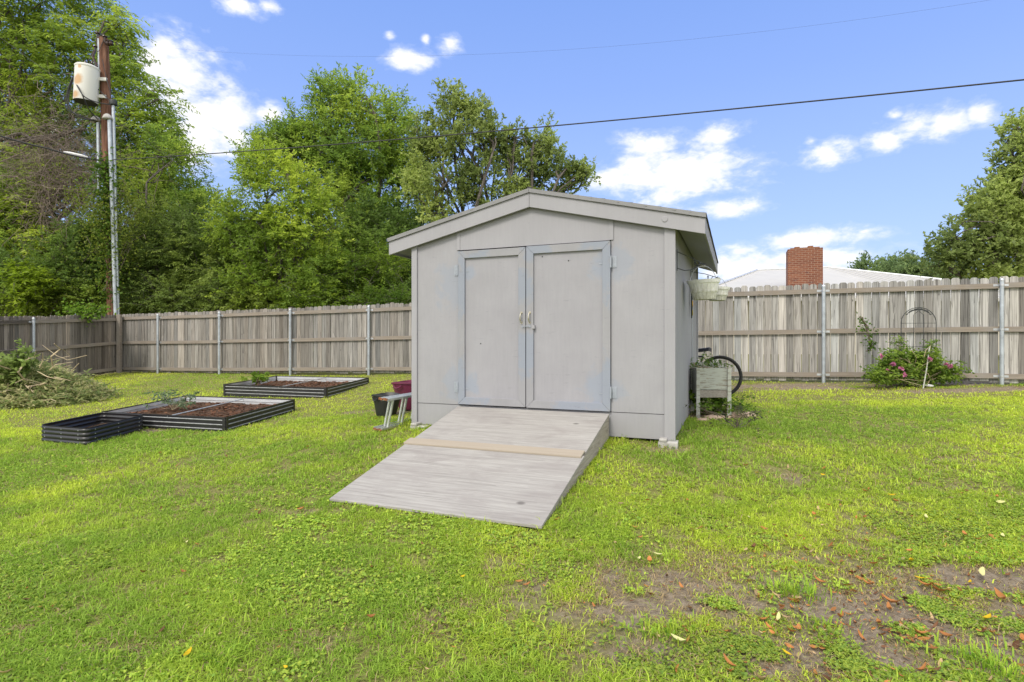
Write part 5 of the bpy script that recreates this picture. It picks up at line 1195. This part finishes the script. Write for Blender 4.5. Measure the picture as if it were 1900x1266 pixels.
def bicycle():
    c = np.array([3.50, 9.42, 0]); c[2] = float(gz0(c[0], c[1])); a = math.atan2(.3734, -.9277); root = thing('bicycle', 'bicycle leaning behind the shed with only rear wheel and saddle showing', 'bicycle', c, a)   # local x runs forward, behind the shed
    lean = .05; Rw = .335
    for wx in (0, 1.02):
        m = MB(); m.tube([(wx+Rw*math.cos(t)*.975, 0, Rw+Rw*math.sin(t)*.975) for t in np.linspace(0, 2*math.pi, 49)[:-1]], .024, 10, closed=True); w = m.build('wheel', M['rubber'], root, smooth=True)
        m = MB(); m.tube([(wx+Rw*math.cos(t)*.90, 0, Rw+Rw*math.sin(t)*.90) for t in np.linspace(0, 2*math.pi, 49)[:-1]], .009, 6, closed=True); m.build('rim', M['black_metal'], w, smooth=True)
        m = MB()
        for k in range(28):
            t = 2*math.pi*k/28; s = .02 if k % 2 else -.02; m.tube([(wx+.02*math.cos(t+1), s, Rw+.02*math.sin(t+1)), (wx+Rw*.9*math.cos(t), 0, Rw+Rw*.9*math.sin(t))], .0011, 3)
        m.tube([(wx,-.04,Rw),(wx,.04,Rw)], .02, 10); m.build('spokes', M['steel'], w)
    m = MB(); bb = (.42,0,.29); st = (.27,0,.66); hd = (.86,0,.68); hb = (.89,0,.58)
    for p, q, r_ in ((bb,st,.016),(st,hd,.016),(bb,hb,.018),((0,.05,Rw),bb,.009),((0,-.05,Rw),bb,.009),((0,.05,Rw),st,.008),((0,-.05,Rw),st,.008),(hd,hb,.018),(hb,(1.02,.05,Rw),.011),(hb,(1.02,-.05,Rw),.011)): m.tube([p, q], r_, 8)
    m.build('frame', M['black_metal'], root, smooth=True)
    m = MB(); m.tube([st, (.235,0,.78)], .013, 8); m.build('seat_post', M['steel'], root)
    m = MB(); V = []
    for x, w_, z in ((.14,.08,.80),(.18,.09,.815),(.24,.065,.805),(.31,.035,.795),(.38,.025,.79),(.405,.012,.78)):
        V += [(x,-w_,z-.055),(x,-w_*.7,z),(x,0,z+.008),(x,w_*.7,z),(x,w_,z-.055)]
    m.add(V, [(i*5+k, i*5+k+1, (i+1)*5+k+1, (i+1)*5+k) for i in range(5) for k in range(4)]+[(0,1,2,3,4),(29,28,27,26,25)]+[(i*5, (i+1)*5, (i+1)*5+4, i*5+4) for i in range(5)]); m.build('saddle', M['black_plastic'], root, smooth=True)
    m = MB(); m.tube([hd,(.84,0,.80)], .014, 8); m.tube([(.88,-.3,.86),(.83,-.1,.80),(.83,.1,.80),(.88,.3,.86)], .012, 8); m.build('handlebar', M['black_metal'], root)
bicycle()
# ---------------------------------------------------------------- by the right-hand fence
def trellis():
    Yt = 10.12; a, b = P(1672, 712, Yt), P(1737, 712, Yt-.1); o = np.array([a[0], a[1], float(gz0(a[0], a[1]))]); e = b-a; ang = math.atan2(e[1], e[0]); w = math.hypot(e[0], e[1]); ht = CZ+(V0-571)/F*Yt-o[2]
    root = thing('garden_trellis', 'thin dark iron arched trellis standing in the rose bush at the fence', 'trellis', o, ang); zs = ht-w*.5
    arc = [(w/2-w/2*math.cos(t), 0, zs+w*.5*math.sin(t)) for t in np.linspace(0, math.pi, 19)]
    m = MB(); m.tube([(0,0,-.05),(0,0,zs*.5)]+arc+[(w,0,zs*.5),(w,0,-.05)], .007, 6); m.build('arch', M['iron'], root)
    m = MB(); m.tube([(w*.36,0,-.05),(w*.36,0,zs+w*.27),(w*.5,0,ht-.06)], .0045, 5); m.tube([(w*.64,0,-.05),(w*.64,0,zs+w*.27),(w*.5,0,ht-.06)], .0045, 5)
    for z in (zs, zs-.42, zs-.64, zs-.9): m.tube([(0,0,z),(w,0,z)], .004, 5)
    m.build('bars', M['iron'], root)
    m = MB(); r = random.Random(3)
    for k in range(15):     # cast leaves under the top of the arch
        t = math.pi*(.22+.56*k/14); c = np.array([w/2-w*.44*math.cos(t), -.004, zs+w*.44*math.sin(t)]); d = np.array([-math.sin(t+r.gauss(0,.5)), 0, -math.cos(t+r.gauss(0,.5))]); s = np.array([d[2], 0, -d[0]])
        m.prism([c-d*.04, c+s*.016, c+d*.04, c-s*.016], (0,.004,0))
    m.build('cast_leaves', M['iron'], root)
trellis()
def rose():
    r = np.random.default_rng(8); rr = random.Random(8); c = P(1706, 708, 10.0); c[2] = float(gz0(c[0], c[1])); root = thing('rose_bush', 'sprawling green rose bush with pink flowers against the back fence', 'rose bush', c)
    Lc = lambda u, v, dy=0: P(u, v, 10.0+dy)-c
    bl = [(1650,672,16),(1680,668,20),(1700,675,18),(1720,680,17),(1665,690,18),(1690,698,16),(1740,690,15),(1760,694,12),(1640,695,14),(1733,667,10),(1620,697,9),(1770,692,7),(1720,702,12),(1668,640,5),(1672,655,6),(1728,640,4),(1725,650,5),(1785,685,5),(1622,700,5)]
    Ps, Ds, Cl = [], [], []
    for u, v, px in bl:
        n = int(px*px*.42)+5; s = px/F*10
        cc = Lc(u, v, rr.gauss(-.05,.1)); q = unit(r.normal(0,1,(n,3)))*(r.random(n)**.5)[:,None]*np.array([s,s*.9,s]); Ps.append(cc+q); Ds.append(unit(q/s+np.array([0,-.2,.3])+r.normal(0,.5,(n,3))))
    Ps, Ds = np.concatenate(Ps), np.concatenate(Ds); n = len(Ps); Ps[:,2] = np.maximum(Ps[:,2], .03); g = r.random(n)[:,None]
    V, C_ = sprigs(r, Ps, Ds, 6, .13*(.6+.8*r.random(n)), .045, .026, np.array([.10,.19,.03])*(1-g)+np.array([.30,.42,.06])*g, 'pinnate', .1)
    npmesh('foliage', V, np.arange(len(V)).reshape(-1,4), M['leaf'], root, col=C_, k=4)
    m = MB()
    for u, v, px in bl:
        m.tube(curve((rr.gauss(0,.08),rr.gauss(0,.05),0), Lc(u, v), .12, 6, rr), [.009,.008,.007,.006,.005,.003], 5)
    for i in range(0, n, 14): m.tube(curve((rr.gauss(0,.1),0,.05), Ps[i], .12, 5, rr), .003, 3)
    m.build('stem', M['twig'], root)
    for u, v, s in [(1634,661,.05),(1657,676,.06),(1672,683,.065),(1646,687,.045),(1678,696,.06),(1725,667,.06),(1756,676,.045),(1763,680,.055)]:
        Vs, o = [], Lc(u, v, -.22); k = 16
        d = unit(r.normal(0,1,(k,3))+np.array([0,-.5,.2])); V = leaf_quads(np.tile(o,(k,1)), d, unit(r.normal(0,1,(k,3))), s*(.6+.5*r.random(k)), s*.8*(.7+.5*r.random(k))).reshape(-1,3)
        pk = np.array([(.55,.17,.33)])*(.7+.6*r.random(k))[:,None]+np.array([(.06,.06,.06)])*r.random(k)[:,None]; npmesh('flower', V, np.arange(4*k).reshape(-1,4), M['petal'], root, col=np.repeat(pk,4,0), k=4)
rose()
a = P(1712,714,9.75); a[2] = float(gz0(a[0],a[1]))-.05; b = P(1725,643,9.85); m = MB(); m.tube([(0,0,0),(b-a)*.5+np.array([.008,0,0]),b-a], [.011,.010,.008], 7); o = m.build('stake', M['old_white'], None); o.location = a; tag(o, 'pale bare stake leaning in front of the rose bush', 'stake')
g = gl(1722,719); dish = thing('dish', 'small white dish with a purple pattern on the dirt below the roses', 'dish', g+np.array([0,0,.012])); dish.rotation_euler = (R(9),0,0)
m = MB(); m.lathe((0,0,0), [(.001,.004),(.05,.004),(.075,.022),(.08,.026),(.078,.03),(.05,.012),(.001,.010)], 24); m.build('plate', M['white_plastic'], dish, smooth=True)
m = MB(); m.lathe((0,0,.0135), [(.001,0),(.042,0),(.046,.0025),(.001,.0025)], 18); m.build('pattern', m_plain('purple_glaze', (.10,.06,.22), .4, 0, .5, 60), dish)
# ---------------------------------------------------------------- light, sky, camera
SUN_EL, SUN_AZ = R(47), R(212)       # azimuth clockwise from +y: over the photographer's left shoulder
W_ = bpy.data.worlds.new('World'); sc.world = W_; W_.use_nodes = True; wt = NT.__new__(NT); wt.t = W_.node_tree; wt.N = wt.t.nodes; wt.L = wt.t.links; wt.N.clear()
wout = wt.n('ShaderNodeOutputWorld'); sky = wt.n('ShaderNodeTexSky', sky_type='NISHITA', sun_disc=False); sky.sun_elevation = SUN_EL; sky.sun_rotation = SUN_AZ; sky.air_density = 1.0; sky.dust_density = .6; sky.ozone_density = 2.2
tc = wt.n('ShaderNodeTexCoord'); sx = wt.n('ShaderNodeSeparateXYZ'); wt.l(tc.outputs['Generated'], sx.inputs[0])
az = wt.math('ARCTAN2', sx.outputs[0], sx.outputs[1]); el = wt.math('ARCSINE', sx.outputs[2])
mp = wt.n('ShaderNodeMapping'); mp.inputs['Scale'].default_value = (1, 1, 1.9); wt.l(tc.outputs['Generated'], mp.inputs[0])
nz = wt.noise(mp.outputs[0], 13, 9, .55, .35); nzf = wt.noise(mp.outputs[0], 42, 7, .6, .2)
CL = [(290,125,60,60),(320,170,95,80),(370,225,110,70),(440,262,80,40),(420,255,60,34),(290,110,50,30),(505,215,34,26),(500,262,60,28),(420,285,60,18),(345,275,60,40),(440,8,60,16),(495,12,30,14),(752,112,46,17),(835,82,26,17),(722,64,14,8),(790,72,10,8),(1215,268,80,26),(1245,325,140,48),(1330,318,50,34),(1130,330,60,28),(1335,250,52,19),(1350,385,66,20),
      (1535,283,56,27),(1505,262,20,12),(1690,238,60,27),(1640,262,46,22),(1760,228,60,28),(1820,212,44,26),(1660,215,22,14),(1520,442,105,19),(1600,430,30,10),(1480,480,160,22),(1370,465,40,20),(1610,475,26,12),(1400,500,140,22),(90,230,60,40),(20,500,90,50),(60,300,70,40),(-150,200,160,70),(2100,300,120,50),(2300,420,160,40)]
fld = None
for u, v, rx, ry in CL:
    x, z = (u-U0)/F, (V0-v)/F; a0, e0 = math.atan2(x, 1), math.atan2(z, math.hypot(x, 1)); k = 1/(1+x*x)
    ra, re = 1.3*rx/F*k, 1.3*ry/F*math.sqrt(k)
    qa = wt.math('MULTIPLY', wt.math('SUBTRACT', az, a0), 1/ra); qe = wt.math('MULTIPLY', wt.math('SUBTRACT', el, e0), 1/re)
    s = wt.math('SUBTRACT', .95 if rx > 90 else .80 if rx > 30 else .62, wt.math('SQRT', wt.math('ADD', wt.math('MULTIPLY', qa, qa), wt.math('MULTIPLY', qe, qe))))
    s = wt.math('MAXIMUM', wt.math('MULTIPLY_ADD', s, 1.5) if 0 else wt.math('MULTIPLY', s, 1.2), -1.0); fld = s if fld is None else wt.math('MAXIMUM', fld, s)
f = wt.math('ADD', wt.math('ADD', fld, .16), wt.math('ADD', wt.math('MULTIPLY', wt.math('SUBTRACT', nz, .5), 2.1), wt.math('MULTIPLY', wt.math('SUBTRACT', nzf, .5), 1.3)))
den = wt.ramp(f, [(0, 0), (.3, .16), (.62, .62), (1, 1)])
# unseen, nearly solid cloud behind the camera, added as soft front fill light
back = wt.math('MULTIPLY', wt.ramp(wt.noise(mp.outputs[0], 2.2, 6, .55), [(.28, 0), (.46, .97)]), wt.ramp(wt.math('ADD', wt.math('MULTIPLY', sx.outputs[1], -1.0), wt.math('MULTIPLY', sx.outputs[2], .55)), [(.05, 0), (.3, 1)]))
den = wt.math('MAXIMUM', den, back)
SKY_S = .13
bg1 = wt.n('ShaderNodeBackground'); bg1.inputs[1].default_value = SKY_S
tint = wt.mix(1.0, sky.outputs[0], (.96, .93, 1.24), 'MULTIPLY'); 
flat = wt.ramp(wt.math('MULTIPLY', el, 1.5), [(.0, (.56,.70,.97)), (.30, (.42,.60,.97)), (.62, (.30,.475,.96)), (1, (.2,.38,.9))])
ml = wt.n('ShaderNodeVectorMath', operation='SCALE'); ml.inputs['Scale'].default_value = .44/SKY_S; wt.l(flat, ml.inputs[0])
wt.l(wt.mix(.88, tint, ml.outputs[0]), bg1.inputs[0])
bg2 = wt.n('ShaderNodeBackground'); bg2.inputs[1].default_value = 1.0
wt.l(wt.mix(back, wt.ramp(f, [(.2, (.44,.465,.53)), (.8, (.515,.51,.505))]), (.85,.83,.80)), bg2.inputs[0])  # added cloud behind the camera is brighter than the visible cloud, for fill
mx = wt.n('ShaderNodeMixShader'); wt.l(den, mx.inputs[0]); wt.l(bg1.outputs[0], mx.inputs[1]); wt.l(bg2.outputs[0], mx.inputs[2]); wt.l(mx.outputs[0], wout.inputs[0])
W_.cycles.sampling_method = 'MANUAL'; W_.cycles.sample_map_resolution = 512
sl = bpy.data.lights.new('sun', 'SUN'); sl.energy = 1.25; sl.angle = R(16); sl.color = (1, .925, .82); so = bpy.data.objects.new('sun', sl); COL.objects.link(so)
dv = Vector((math.sin(SUN_AZ)*math.cos(SUN_EL), math.cos(SUN_AZ)*math.cos(SUN_EL), math.sin(SUN_EL))); so.rotation_euler = (-dv).to_track_quat('-Z', 'Y').to_euler(); so.location = dv*30
cam = bpy.data.cameras.new('camera'); cam.sensor_width = 36; cam.lens = 36*F/1900; cam.clip_end = 3000; cam.clip_start = .05
co = bpy.data.objects.new('camera', cam); COL.objects.link(co); co.location = (0, 0, CZ); co.rotation_euler = (R(90), 0, 0); sc.camera = co
sc.view_settings.view_transform = 'Standard'; sc.view_settings.look = 'None'; sc.view_settings.exposure = 1.18; sc.view_settings.gamma = 1
sc.render.engine = 'CYCLES'; sc.cycles.max_bounces = 12; sc.cycles.diffuse_bounces = 8; sc.cycles.transmission_bounces = 8; sc.cycles.use_denoising = True
